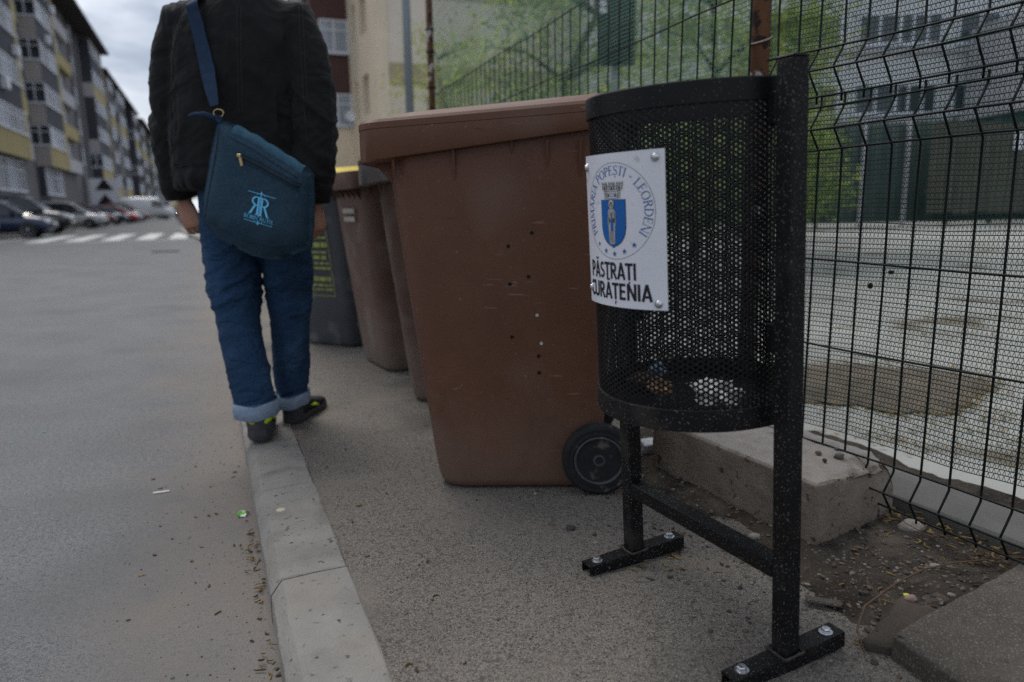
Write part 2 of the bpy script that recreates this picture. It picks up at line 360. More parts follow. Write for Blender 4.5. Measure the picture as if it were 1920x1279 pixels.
o = dm.build('plant_debris', smooth=True); [o.data.materials.append(m) for m in M_CAT]; o.data.polygons.foreach_set('material_index', di); tag(o, 'dry brown catkins drifted along the kerb and under the fence', 'plant debris', kind='stuff')

# ---------------------------------------------------------------- yard beyond the fence
nx, ny = 40, 60
yv = []; yf = []
for i in range(nx+1):
    for j in range(ny+1):
        u = -8+46*(i/nx); w = -.14-34*(j/ny)**1.5
        yv.append(fpt(u*1.0, w, -.03+.016*max(0, -w-1)))
yf = [[i*(ny+1)+j, i*(ny+1)+j+1, (i+1)*(ny+1)+j+1, (i+1)*(ny+1)+j] for i in range(nx) for j in range(ny)]
o = raw('yard', yv, yf, M_YARD, smooth=True); settle(o); tag(o, kind='structure')
cb = MB()
for k in range(4):
    u0 = -2.4+k*.95; cb.box(fpt(u0+.47, -.21, -.02), (.2, .93, .13), rz=R(26.9), bev=.008)
    o = cb.build('footing_block', mat('footing concrete', (.12, .114, .105), .9, var=.2, vscale=6, bump=.4, bscale=80)); cb = MB(); settle(o); tag(o, kind='structure')
# dark bare-earth patch and leaf litter in the yard
_an = np.linspace(0, 2*PI, 160, endpoint=False); _rr = 1+.75*(fbm(np.stack([np.cos(_an)*2.2, np.sin(_an)*2.2, _an*0], 1), 91, 4)-.5)
dv = [(1.62+.50*math.cos(a)*r_, 3.28+.45*math.sin(a)*r_) for a, r_ in zip(_an, _rr)]
mb = MB(); mb.v = [(x, y, -.02) for x, y in dv]+[(1.62+(x-1.62)*.8, 3.25+(y-3.25)*.8, .006) for x, y in dv]+[(1.6, 3.2, .012)]
mb.f = [[i, (i+1) % 160, 160+(i+1) % 160, 160+i] for i in range(160)]+[[160+i, 160+(i+1) % 160, 320] for i in range(160)]
o = mb.build('earth_mound', mat('earth', (.15, .12, .09), .95, var=.4, vscale=9, bump=1, bscale=50, bdist=.02), smooth=True); settle(o); tag(o, kind='structure')
lm = MB()
for k in range(2400):
    c = random.choice(((2.2, 3.4), (2.6, 4.4), (1.9, 2.7), (3.2, 5.0), (2.3, 2.5), (1.5, 2.5), (3.3, 7), (2.2, 6.2))); x = c[0]+random.gauss(0, .3); y = c[1]+random.gauss(0, .14)
    if k % 3 == 0: q_ = random.choice(dv); x = q_[0]+random.gauss(0, .05); y = q_[1]+random.gauss(0, .05)
    if (Vector((x, y, 0))-FP).dot(FN) > -.35: continue
    w_ = -(Vector((x, y, 0))-FP).dot(FN); z = -.03+.016*max(0, w_-1)+.008; a = random.uniform(0, 6.28); l = random.uniform(.008, .018)
    d = Vector((math.cos(a), math.sin(a), random.uniform(-.2, .2)))*l; e = Vector((-math.sin(a), math.cos(a), random.uniform(-.3, .3)))*l*.4
    p = Vector((x, y, z+random.uniform(0, .01))); lm.add([p-d, p+e, p+d, p-e], [[0, 1, 2, 3]])
o = lm.build('leaf_litter', M_CAT[0]); tag(o, 'brown leaf litter lying in patches on the pale yard', 'leaf litter', kind='stuff')

# ================================================================ WIRE FENCES AND NETS
M_WIRE = mat('green coated wire', (.005, .008, .0075), .5, var=.3, vscale=30, spec=.18)
M_RUST = mat('rusty steel', (.10, .045, .02), .85, var=.5, vscale=9, bump=.7, bscale=70, stretch=(1, 1, .22), specks=[((.02, .012, .009), 26, .5, .08), ((.32, .30, .27), 15, .6, .05)])
def wire_panel(root, org, d, nrm, u0, u1, du, ztop, zbot, rails, folds, r=.0029, jit=.0):
    """welded mesh panel: vertical wires with V folds (toward nrm), horizontal rails; each wire a part"""
    def off(z):
        o = 0
        for fz, h, dep in folds:
            if abs(z-fz) < h: o += dep*(1-abs(z-fz)/h)
        return o
    zs = sorted({zbot, ztop, *[q for fz, h, _ in folds for q in (fz-h, fz-h*.5, fz, fz+h*.5, fz+h)], *np.linspace(zbot, ztop, 9)})
    zs = [z for z in zs if zbot <= z <= ztop]
    u = u0
    while u < u1:
        j = random.uniform(-jit, jit); b = random.uniform(-jit, jit)
        pts = [org+d*(u+j*math.sin(3.1*z+u*9)+b*math.sin(7*z))+nrm*off(z)+Vector((0, 0, z)) for z in zs]
        MB().tube(pts, r, 6).build('vertical_wire', M_WIRE, root, True); u += du
    for z in rails:
        pts = [org+d*uu+nrm*(off(z)+r*1.9)+Vector((0, 0, z+.004*math.sin(uu*5+z*9))) for uu in np.linspace(u0-.03, u1+.02, 14)]
        MB().tube(pts, r, 6).build('horizontal_wire', M_WIRE, root, True)
def net(name, org, d, nrm, u0, u1, z0, z1, dz, dv, wr, wz, warp, m, label):
    """knitted debris net: every horizontal tape and every zigzag strand is geometry"""
    rows = int((z1-z0)/dz); V = []; F = []
    nseg = int((u1-u0)/dv); uu = np.linspace(u0, u1, nseg+1)
    def W_(u, z):
        P = np.stack([u*1.6, z*2.2, u*0+3.3], 1); a = fbm(P, 21, 3)-.5; b = fbm(P*1.2+9, 22, 3)-.5; c = fbm(np.stack([u*5, z*9, u*0], 1), 23, 2)-.5
        return z+warp*a+warp*.16*c, (b*.05+c*.012)
    O = np.array(org); D_ = np.array(d); Nn = np.array(nrm)
    def pos(u, z):
        zz, w = W_(u, z); return O+D_*u[:, None]+Nn*w[:, None]+np.array([0, 0, 1.])*zz[:, None]
    base = 0
    for k in range(rows+1):
        z = z0+k*dz+rng.normal(0, dz*.08); a = pos(uu, np.full(nseg+1, z-wr/2)); b = pos(uu, np.full(nseg+1, z+wr/2)); V += [a, b]; n = nseg+1
        i = np.arange(n-1); F.append(np.stack([base+i, base+i+1, base+n+i+1, base+n+i], 1)); base += 2*n
        if k < rows:
            ub = uu[:-1]; x0 = np.where(np.arange(nseg) % 2 == 0, ub, ub+dv*.5); x1 = np.where(np.arange(nseg) % 2 == 0, ub+dv*.85, ub-dv*.35)
            q = [pos(x0-wz/2, np.full(nseg, z)), pos(x0+wz/2, np.full(nseg, z)), pos(x1+wz/2, np.full(nseg, z+dz)), pos(x1-wz/2, np.full(nseg, z+dz))]
            V += q; i = np.arange(nseg); F.append(np.stack([base+i, base+nseg+i, base+2*nseg+i, base+3*nseg+i], 1)); base += 4*nseg
    V = np.concatenate(V); F = np.concatenate(F); me = bpy.data.meshes.new(name)
    me.vertices.add(len(V)); me.vertices.foreach_set('co', V.ravel()); me.loops.add(len(F)*4); me.loops.foreach_set('vertex_index', F.ravel().astype(np.int32))
    me.polygons.add(len(F)); me.polygons.foreach_set('loop_start', np.arange(len(F), dtype=np.int32)*4); me.update(calc_edges=True)
    o = link(name, me, m); settle(o); tag(o, label, 'debris net'); return o
Z3 = Vector((0, 0, 1))
# near fence, right of the litter bin: two welded panels one above the other
rf = empty('wire_fence_panel', fpt(-.4)); tag(rf, 'lower dark wire mesh panel with V folds right of the black litter bin', 'fence', 'wire mesh fence panels')
wire_panel(rf, FP, FD, FN, -1.62, .52, .0706, 1.085, .045, (.06, .105, .165, .44, .664, .952, 1.003, 1.063), [(.105, .05, .034), (1.003, .056, .036)], jit=.003)
rf2 = empty('wire_fence_panel', fpt(-.4, -.012, 1.08)); tag(rf2, 'upper dark wire mesh panel continuing above the folded lower panel', 'fence', 'wire mesh fence panels')
wire_panel(rf2, FP+FD*.016-FN*.0, FD, FN, -1.62, .44, .0706, 2.05, 1.068, (1.09, 1.15, 1.205, 1.45, 1.7, 1.95), [(1.15, .056, .036)], jit=.003)
# far fence behind the bins
_b = R(19.3); LD = Vector((-math.sin(_b), math.cos(_b), 0)); LN = Vector((-LD.y, LD.x, 0)); LP = Vector((.72, 2.16, 0))
lf = empty('wire_fence_panel', LP+LD*2); tag(lf, 'long dark wire mesh fence running away behind the brown wheelie bins', 'fence', 'wire mesh fence panels')
wire_panel(lf, LP, LD, LN, .06, 4.2, .0905, 1.672, .05, (.06, .3, .6, .9, 1.16, 1.405, 1.655), [(.3, .05, .03)], jit=.006)
M_NET = mat('dark green net', (.02, .056, .044), .7, var=.3, vscale=3, spec=.2)
M_NET2 = mat('green debris net', (.13, .25, .185), .7, var=.25, vscale=2, spec=.2)
net('debris_net', FP-FN*.05, FD, FN, -1.75, .46, .19, 2.15, .0124, .0054, .0022, .0014, .05, M_NET, 'dark green knitted net tied behind the near wire mesh panels')
net('debris_net', LP-LN*.05, LD, LN, .02, 4.13, .1, 2.75, .0145, .0098, .0031, .0022, .06, M_NET2, 'pale green knitted net stretched high behind the long far fence')
# rusty posts
def rusty(name, x, y, h, r, label, lean=0.):
    mb = MB(); mb.tube([(x, y, -.1), (x+lean*.5, y, h*.5), (x+lean, y, h)], r, 14); root = empty(name, (x, y, 0)); tag(root, label, 'fence post', 'rusty fence posts')
    o = mb.build('post', M_RUST, root, True); return root
rp = rusty('fence_post', .735, 2.24, 2.6, .027, 'thick rusty steel post between two wire panels behind the litter bin')
for z, rr in ((1.28, .031), (1.45, .031)):
    MB().tube([(.735+rr*math.cos(a), 2.24+rr*math.sin(a), z+.012*math.sin(a+1)) for a in np.linspace(0, 2*PI, 17)], .0028, 5, cap=False).build('tie_wire', mat('tie wire', (.33, .25, .2), .7), rp, True)
rp2 = rusty('fence_post', -.585, 5.86, 2.9, .026, 'slender rusty post at the far end of the green net')
for z in (1.72, 1.98, 2.14): MB().tube([(-.585+.029*math.cos(a), 5.86+.029*math.sin(a), z) for a in np.linspace(0, 2*PI, 13)], .008, 5, cap=False).build('tie_wire', mat('black tie', (.015, .015, .015), .7), rp2, True)

# ================================================================ LITTER BIN
M_BLK = mat('black powder coat', (.0055, .0055, .006), .42, var=.3, vscale=20, bump=.12, bscale=220, bdist=.001, specks=[((.12, .115, .108), 300, .67, .04)], spec=.2)
M_BLKF = mat('dusty black steel', (.006, .006, .0065), .5, var=.4, vscale=16, bump=.15, bscale=200, bdist=.001, specks=[((.15, .14, .125), 300, .63, .05), ((.035, .031, .027), 9, .58, .2)], spec=.2)
M_ZINC = mat('zinc', (.55, .56, .58), .32, metal=1, var=.2, vscale=40)
YAW = math.atan2(.894, -.449)
LB = empty('litter_bin', (.389-.0089, 1.391-.0045, 0)); LB.rotation_mode = 'QUATERNION'
_LM = Matrix.Rotation(YAW, 4, 'Z') @ Matrix.Rotation(-R(3.2), 4, 'X')
LB.rotation_quaternion = _LM.to_quaternion()
tag(LB, 'black perforated steel litter bin on an H shaped stand with white municipal plate', 'litter bin')
def lb(mb, name, m, par=LB, smooth=False):
    o = mb.build(name, m, None, smooth); o.parent = par; return o
RB, ZB0, ZB1 = .187, .447, 1.013
HP = .226
for sx in (-1, 1):
    mb = MB(); mb.box((sx*HP, 0, .5325), (.035, .035, 1.005), bev=.003); p = lb(mb, 'post', M_BLKF)
    mb = MB(); mb.box((sx*HP, 0, 1.0365), (.0352, .0352, .003), bev=.001); lb(mb, 'end_cap', M_BLK, p)
    fb = MB(); fb.box((sx*HP, 0, .0285), (.036, .265, .003))      # foot: open ended square tube
    fb.box((sx*HP, 0, .0015), (.036, .265, .003)); fb.box((sx*HP-.0165, 0, .015), (.003, .265, .024)); fb.box((sx*HP+.0165, 0, .015), (.003, .265, .024))
    ft = lb(fb, 'foot', M_BLKF)
    wb = MB(); ring = [(sx*HP+.0225*max(-1, min(1, 1.5*math.cos(a)))+random.uniform(-.001, .001), .0225*max(-1, min(1, 1.5*math.sin(a)))+random.uniform(-.001, .001), .0315) for a in np.linspace(0, 2*PI, 25)]
    wb.tube(ring, [.0022+random.uniform(0, .0016) for _ in ring], 5, cap=False); lb(wb, 'weld_bead', mat('rusty weld', (.055, .042, .034), .8, var=.6, vscale=60), ft, True)
    for sy in (-1, 1):
        bb = MB(); c = (sx*HP, sy*.103, .03); bb.lathe([(.0125, 0), (.0125, .0016), (.0085, .0022)], 20, o=c)
        bb.lathe([(.0082, .0022), (.0086, .0028), (.0086, .0075), (.007, .0088), (.003, .0092)], 6, o=c); shade_auto(lb(bb, 'bolt', M_ZINC, ft), 25)
mb = MB(); mb.box((0, 0, .185), (HP*2-.036, .034, .034), bev=.003); lb(mb, 'crossbar', M_BLKF)
# perforated drum: a hexagonal lattice of punched holes, each hole real, sheet 1.4 mm thick
def perforated(Rr, z0, z1, nc, hole, th):
    cx = 2*PI*Rr/nc; py = cx*2/math.sqrt(3); rows = int((z1-z0)/py)+1; hx = py/math.sqrt(3)
    base = [(hx*math.cos(PI/3*k), hx*math.sin(PI/3*k)) for k in range(6)]+[(hole*math.cos(PI/6*k), hole*math.sin(PI/6*k)) for k in range(12)]
    B = np.array(base); K = len(B); one = []
    for k in range(6): one.append([k, (k+1) % 6, 6+(2*k+2) % 12, 6+(2*k+1) % 12, 6+2*k])
    one = one+[[q+K for q in f[::-1]] for f in one]+[[6+k, 6+(k+1) % 12, K+6+(k+1) % 12, K+6+k][::-1] for k in range(12)]
    allV = []; allF = []; n = 0
    for c in range(nc):
        for r in range(rows):
            A = c*cx/Rr+B[:, 0]/Rr; z = np.clip(z0+py*(r+(.5 if c % 2 else 0))+B[:, 1], z0, z1)
            if z.max()-z.min() < 1e-5: continue
            for rr in (Rr, Rr-th): allV.append(np.stack([rr*np.cos(A), rr*np.sin(A), z], 1))
            allF.append(n); n += 2*K
    return np.concatenate(allV), [[q+b for q in f] for b in allF for f in one]
pv_, pf_ = perforated(RB, ZB0+.004, ZB1-.004, 140, .0032, .0014)
me = bpy.data.meshes.new('perforated_drum'); me.from_pydata(pv_.tolist(), [], pf_); me.update(); o = link('perforated_drum', me, M_BLK); o.parent = LB
for name, za, zb in (('rim_band', ZB1-.034, ZB1+.002), ('base_band', ZB0-.004, ZB0+.036)):
    mb = MB(); n = 96; prof = [(RB+.0005, za), (RB+.0042, za+.001), (RB+.0042, zb-.002), (RB+.0030, zb), (RB-.0030, zb), (RB-.0036, zb-.002), (RB-.0036, za+.001), (RB+.0005, za)]
    v = [(r*math.cos(2*PI*k/n), r*math.sin(2*PI*k/n), z) for r, z in prof for k in range(n)]; f = [[i*n+k, i*n+(k+1) % n, (i+1)*n+(k+1) % n, (i+1)*n+k] for i in range(len(prof)-1) for k in range(n)]
    mb.add(v, f); shade_auto(lb(mb, name, M_BLK if 'rim' in name else M_BLKF), 30)
mb = MB(); mb.lathe([(RB-.004, ZB0), (RB-.004, ZB0+.004)], 64); lb(mb, 'base_plate', M_BLKF)
for sx in (-1, 1):
    for z in (.60, .965):
        mb = MB(); mb.box((sx*(HP-.02-.008), 0, z), (.018, .03, .05), bev=.002); b_ = lb(mb, 'bracket', M_BLK)
        mb = MB(); mb.lathe([(.006, 0), (.005, .004)], 6, M=Matrix.Rotation(PI/2*sx, 3, 'Y')@Matrix.Identity(3), o=(sx*(HP-.006), .0, z)); lb(mb, 'bolt', M_ZINC, b_)
# --- municipal plate, bent round the drum; flat coordinates a (along the bend), b (up from the plate's foot)
PZ = .655; PW, PH = .206, .292; TH0 = R(96)
M_PLATE = mat('white enamel plate', (.66, .665, .71), .3, var=.04, vscale=8, specks=[((.38, .37, .36), 150, .71, .03), ((.5, .49, .47), 34, .68, .08)], coat=.3)
M_BLUE = mat('print blue', (.006, .105, .36), .35, var=.06, vscale=20); M_INK = mat('print black', (.012, .011, .015), .4, var=.1); M_GREY = mat('print grey', (.42, .40, .39), .45, var=.2, vscale=90)
M_NAVY = mat('print ink blue', (.012, .085, .27), .4, var=.08)
def pp(a, b, off=.0):
    rr = RB+.0048+off+.0015*(abs(a)/.1)**2+(.002*(abs(a)/.1)**2 if a < 0 else 0); th = TH0+a*.96/RB; return (rr*math.cos(th), rr*math.sin(th), PZ+b*.895)
def strips(poly, m, name, par, off):
    """flat polygons [(pts, ...)] subdivided in a and bent on to the plate"""
    V = []; F = []
    for pl in poly:
        n = len(V); V += [pp(a, b, off) for a, b in pl]; F.append(list(range(n, n+len(pl))))
    o = raw(name, V, F, m); o.parent = par; return o
mb = MB(); na = 40; cr = .004
V = []; F = []
for j, off in enumerate((0, .0012)):
    for i in range(na+1):
        a = -PW/2+PW*i/na; V += [pp(a, 0, off), pp(a, PH, off)]
for j in (0, 1):
    for i in range(na):
        q = j*2*(na+1)+2*i; F.append([q, q+2, q+3, q+1] if j else [q+1, q+3, q+2, q])
w = 2*(na+1)
for i in range(na): q = 2*i; F += [[q, q+2, w+q+2, w+q], [q+1, w+q+1, w+q+3, q+3]]
F += [[0, w, w+1, 1], [2*na, 2*na+1, w+2*na+1, w+2*na]]
plate = raw('municipal_plate', V, F, M_PLATE); plate.parent = LB
plate['label'] = 'white plate with blue coat of arms and PĂSTRAȚI CURĂȚENIA lettering'
# stroke lettering with serifs (drawn as thin ribbons) for the ring text and the bag
def rib(pts, w):
    """ribbon quads along pts with half widths w (scalar or list)"""
    out = []; n = len(pts)
    L = []; Rr = []
    for i, p in enumerate(pts):
        a = pts[max(i-1, 0)]; b = pts[min(i+1, n-1)]; dx, dy = b[0]-a[0], b[1]-a[1]; l = math.hypot(dx, dy) or 1; nx_, ny_ = -dy/l, dx/l
        ww = w[i] if isinstance(w, list) else w; L.append((p[0]+nx_*ww, p[1]+ny_*ww)); Rr.append((p[0]-nx_*ww, p[1]-ny_*ww))
    for i in range(n-1): out.append([Rr[i], Rr[i+1], L[i+1], L[i]])
    return out
def arc(cx, cy, rx, ry, a0, a1, n=9): return [(cx+rx*math.cos(R(a0+(a1-a0)*i/n)), cy+ry*math.sin(R(a0+(a1-a0)*i/n))) for i in range(n+1)]
TK, TN, SF = .062, .026, .02
def sf(x, y, w=.13): return rib([(x-w, y), (x+w, y)], SF)
def glyph(ch):
    g = []; W_ = .7
    st_ = lambda x: rib([(x, 0), (x, 1)], TK)+sf(x, SF)+sf(x, 1-SF)
    bowl = lambda x, y, ry, rx: rib([(x, y+ry)]+arc(x+.12, y, rx, ry, 90, -90)+[(x, y-ry)], [TN]*2+[TN+(TK-TN)*math.sin(PI*i/9) for i in range(1, 9)]+[TN]*2)
    if ch == 'P': g = st_(.15)+bowl(.15, .74, .235, .34); W_ = .66
    elif ch == 'R': g = st_(.15)+bowl(.15, .76, .22, .32)+rib([(.36, .54), (.66, .02)], TK)+sf(.70, SF, .09); W_ = .78
    elif ch == 'B': g = st_(.15)+bowl(.15, .77, .2, .3)+bowl(.15, .28, .255, .37); W_ = .68
    elif ch == 'I': g = st_(.15); W_ = .32
    elif ch == 'M': g = rib([(.13, 0), (.17, 1)], TN)+rib([(.17, 1), (.5, .05)], TK)+rib([(.5, .05), (.83, 1)], TN)+rib([(.83, 1), (.88, 0)], TK)+sf(.12, SF, .11)+sf(.88, SF, .13)+sf(.13, 1-SF, .09)+sf(.87, 1-SF, .09); W_ = 1.02
    elif ch in 'AĂ':
        g = rib([(.08, 0), (.42, 1)], TN)+rib([(.40, 1), (.76, 0)], TK)+rib([(.2, .34), (.6, .34)], TN)+sf(.08, SF, .1)+sf(.76, SF, .12); W_ = .86
        if ch == 'Ă': g += rib(arc(.42, 1.24, .17, .13, 200, 340), TN*1.3)
    elif ch == 'O': g = rib(arc(.46, .5, .37, .48, 0, 360, 22), [TN+(TK-TN)*abs(math.cos(2*PI*i/22)) for i in range(23)]); W_ = .92
    elif ch == 'E': g = st_(.15)+rib([(.15, 1-TN), (.58, 1-TN), (.58, .84)], TN)+rib([(.15, .52), (.46, .52)], TN)+rib([(.46, .42), (.46, .62)], TN)+rib([(.15, TN), (.62, TN), (.63, .18)], TN); W_ = .7
    elif ch in 'SȘ':
        g = rib(arc(.32, .75, .2, .23, 30, 270, 10)[:]+arc(.32, .27, .22, .25, 90, -150, 10), [TN+(TK-TN)*(.5+.5*math.cos((i-11)*PI/11)) for i in range(22)]); W_ = .62
        g += rib([(.5, .80), (.5, 1.0)], TN)+rib([(.1, .0), (.1, .2)], TN)
        if ch == 'Ș': g += rib([(.34, -.08), (.30, -.26)], .05)
    elif ch == 'T': g = rib([(.37, 0), (.37, 1)], TK)+sf(.37, SF)+rib([(.04, .8), (.05, 1-TN), (.69, 1-TN), (.70, .8)], TN); W_ = .76
    elif ch == 'L': g = st_(.15)+rib([(.15, TN), (.58, TN), (.6, .2)], TN); W_ = .66
    elif ch == 'D': g = st_(.15)+bowl(.15, .5, .475, .5); W_ = .85
    elif ch == 'N': g = rib([(.13, 0), (.13, 1)], TN)+rib([(.13, 1), (.77, .0)], TK)+rib([(.77, 0), (.77, 1)], TN)+sf(.13, SF, .11)+sf(.77, 1-SF, .11)+sf(.1, 1-SF, .08); W_ = .92
    elif ch == 'U': g = rib([(.15, 1), (.15, .35)]+arc(.45, .32, .3, .31, 180, 360, 10)+[(.75, .35), (.75, 1)], [TK]*3+[TK-(TK-TN)*i/10 for i in range(10)]+[TN]*2)+sf(.15, 1-SF)+sf(.75, 1-SF, .1); W_ = .9
    elif ch == 'H': g = st_(.15)+st_(.73)+rib([(.15, .5), (.73, .5)], TN); W_ = .9
    elif ch == '-': g = rib([(.1, .42), (.42, .42)], .05); W_ = .55
    elif ch == ' ': W_ = .38
    return g, W_
CX, CY = .0, PH-.108     # centre of the seal
polys = rib([(CX+.0855*math.cos(a), CY+.0905*math.sin(a)) for a in np.linspace(0, 2*PI, 97)], .00036)
strips(polys, M_INK, 'seal_ring', plate, .0016)
TXT = 'PRIMĂRIA POPEȘTI - LEORDENI'; H_ = .0165; rad = .0655; tw = sum(glyph(c)[1] for c in TXT); span = R(252); k_ = span/(tw)
polys = []; acc = 0
for ch in TXT:
    g, w_ = glyph(ch); mid = acc+w_/2; th = R(216)-mid*k_; acc += w_
    sc = k_*(rad+H_*.5)/1.02
    for q in g:
        pl = []
        for x, y in q:
            lx, ly = (x-w_/2)*sc, y*H_+rad; pl.append((CX+lx*math.sin(th)+ly*math.cos(th), CY-lx*math.cos(th)+ly*1.04*math.sin(th)))
        polys.append(pl)
strips(polys, M_NAVY, 'ring_lettering', plate, .0016)
# shield
sh = [(-.034, .022), (.034, .022), (.034, -.028)]+[(.034*math.cos(R(a)), -.028+.037*math.sin(R(a))) for a in range(-10, -90, -10)]+[(0, -.0685)]+[(.034*math.cos(R(a)), -.028+.037*math.sin(R(a))) for a in range(-100, -180, -10)]+[(-.034, -.028)]
shx = [(CX-.004+x*.92, CY+y) for x, y in sh]
def fan(pts, n=6):          # vertical slices so that the shape bends with the plate
    xs = sorted({p[0] for p in pts}); x0, x1 = min(xs), max(xs); out = []
    def yr(x):
        ys = []
        for (xa, ya), (xb, yb) in zip(pts, pts[1:]+pts[:1]):
            if xa != xb and min(xa, xb)-1e-9 <= x <= max(xa, xb)+1e-9: ys.append(ya+(yb-ya)*(x-xa)/(xb-xa))
            elif xa == xb and abs(x-xa) < 1e-9: ys += [ya, yb]
        return (min(ys), max(ys)) if ys else None
    g = np.linspace(x0+1e-6, x1-1e-6, 26)
    for a, b in zip(g[:-1], g[1:]):
        ra, rb_ = yr(a), yr(b)
        if ra and rb_: out.append([(a, ra[0]), (b, rb_[0]), (b, rb_[1]), (a, ra[1])])
    return out
strips(fan([(CX-.004+(x)*.955, CY-.002+(y+.002)*1.025) for x, y in sh]), M_INK, 'shield_edge', plate, .0014)
strips(fan(shx), M_BLUE, 'shield', plate, .0018)
# standing robed figure with a halo, veil and mantle (grey line print)
fx, fy = CX-.006, CY-.024
mant = [(fx-.0105, fy+.018), (fx-.0085, fy+.026), (fx-.003, fy+.031), (fx+.003, fy+.031), (fx+.0085, fy+.026), (fx+.0105, fy+.018), (fx+.0105, fy+.002), (fx+.007, fy-.010), (fx+.0078, fy-.036), (fx+.004, fy-.038), (fx-.006, fy-.038), (fx-.0085, fy-.034), (fx-.0065, fy-.010), (fx-.0112, fy+.002)]
hal = [(fx+.0068*math.cos(a), fy+.038+.0085*math.sin(a)) for a in np.linspace(0, 2*PI, 20, endpoint=False)]
strips(fan(hal), mat('print pale', (.6, .58, .54), .45), 'halo', plate, .0022); strips(fan(mant), M_GREY, 'robe', plate, .0022)
strips(fan([(fx+.0037*math.cos(a), fy+.0365+.0052*math.sin(a)) for a in np.linspace(0, 2*PI, 14, endpoint=False)]), mat('print taupe', (.27, .22, .19), .5), 'face', plate, .0026)
strips(fan([(fx-.0025, fy+.006), (fx, fy+.02), (fx+.0035, fy+.006), (fx+.0045, fy-.014), (fx, fy-.012), (fx-.003, fy-.014)]), M_BLUE, 'gown', plate, .0026)
ln = []
for x0, y0, x1, y1 in ((-.009, .02, -.0095, .0), (-.007, .024, -.0075, -.002), (.009, .02, .0095, .002), (.007, .024, .0078, -.004), (-.005, -.014, -.006, -.036), (-.002, -.013, -.0028, -.037), (.001, -.013, .0008, -.037), (.004, -.014, .0045, -.036), (-.004, .027, -.0012, .016), (.004, .027, .0012, .016), (-.0015, .022, 0, .012), (.0015, .022, 0, .012)):
    ln += rib([(fx+x0, fy+y0), (fx+(x0+x1)/2+.0006, fy+(y0+y1)/2), (fx+x1, fy+y1)], .00032)
ln += rib([(fx+.0070*math.cos(a), fy+.038+.0087*math.sin(a)) for a in np.linspace(0, 2*PI, 20)], .0003)
ln += rib([(fx+.0035*math.cos(a), fy+.037+.0052*math.sin(a)) for a in np.linspace(-.4, PI+.4, 12)], .0006)
ln += rib([(fx-.0048, fy+.012), (fx-.0046, fy+.003)], .0011)+rib([(fx+.0056, fy+.012), (fx+.0054, fy+.003)], .0011)
strips(ln, M_INK, 'figure_lines', plate, .0030)
# mural crown of three towers with stonework
cw = CX-.004; cb_ = CY+.0245
crown = []
def tow(x, w, h0, h1): return [[(x-w, h0), (x+w, h0), (x+w, h1), (x-w, h1)]]
crown += [[(cw-.0195, cb_), (cw+.0195, cb_), (cw+.0225, cb_+.018), (cw-.0225, cb_+.018)]]
for x in (-.0165, 0, .0165): crown += [[(cw+x*1.15-.0062, cb_+.016), (cw+x*1.15+.0062, cb_+.016), (cw+x*1.25+.0072, cb_+.0275), (cw+x*1.25-.0072, cb_+.0275)]]+[[(cw+x*1.25+q-.0017, cb_+.0275), (cw+x*1.25+q+.0017, cb_+.0275), (cw+x*1.25+q+.0017, cb_+.031), (cw+x*1.25+q-.0017, cb_+.031)] for q in (-.0055, 0, .0055)]
strips(crown, M_GREY, 'mural_crown', plate, .0018)
ln = []
for k in range(6):
    y = cb_+.0005+k*.0046; w_ = .0195+.003*k/4; ln += rib([(cw-w_, y), (cw-w_*.33, y-.0012), (cw+w_*.33, y-.0012), (cw+w_, y)], .00033)
    for i in range(8): x = cw-w_+(i+.5*(k % 2))*w_*2/8; ln += rib([(x, y-.001), (x*1.0, y+.0036)], .0003)
for x in (-.0165, 0, .0165):
    ln += rib([(cw+x*1.2, cb_+.016), (cw+x*1.2, cb_+.0215)], .0012)+rib([(cw+x*1.25-.0072, cb_+.0275), (cw+x*1.25+.0072, cb_+.0275)], .0004)
    ln += rib([(cw+x*1.15-.0062, cb_+.016), (cw+x*1.25-.0072, cb_+.031)], .0004)+rib([(cw+x*1.15+.0062, cb_+.016), (cw+x*1.25+.0072, cb_+.031)], .0004)
for x in (-.009, .009): ln += rib([(cw+x, cb_+.004), (cw+x, cb_+.009)], .0012)
strips(ln, M_INK, 'stone_lines', plate, .0022)
sp = []
for k in range(5):
    a = R(-90+(k-2)*19); x0, y0 = CX-.002+.0745*math.cos(a), CY+.0795*math.sin(a)+(.0 if k != 2 else -.001); r0 = .0062 if k > 0 else .005
    pts = [(x0+(r0 if i % 2 == 0 else r0*.4)*math.sin(PI*i/5), y0+(r0 if i % 2 == 0 else r0*.4)*math.cos(PI*i/5)) for i in range(10)]
    sp += [[(x0, y0), pts[i], pts[(i+1) % 10]] for i in range(10)]
strips(sp, M_NAVY, 'star_print', plate, .0016)
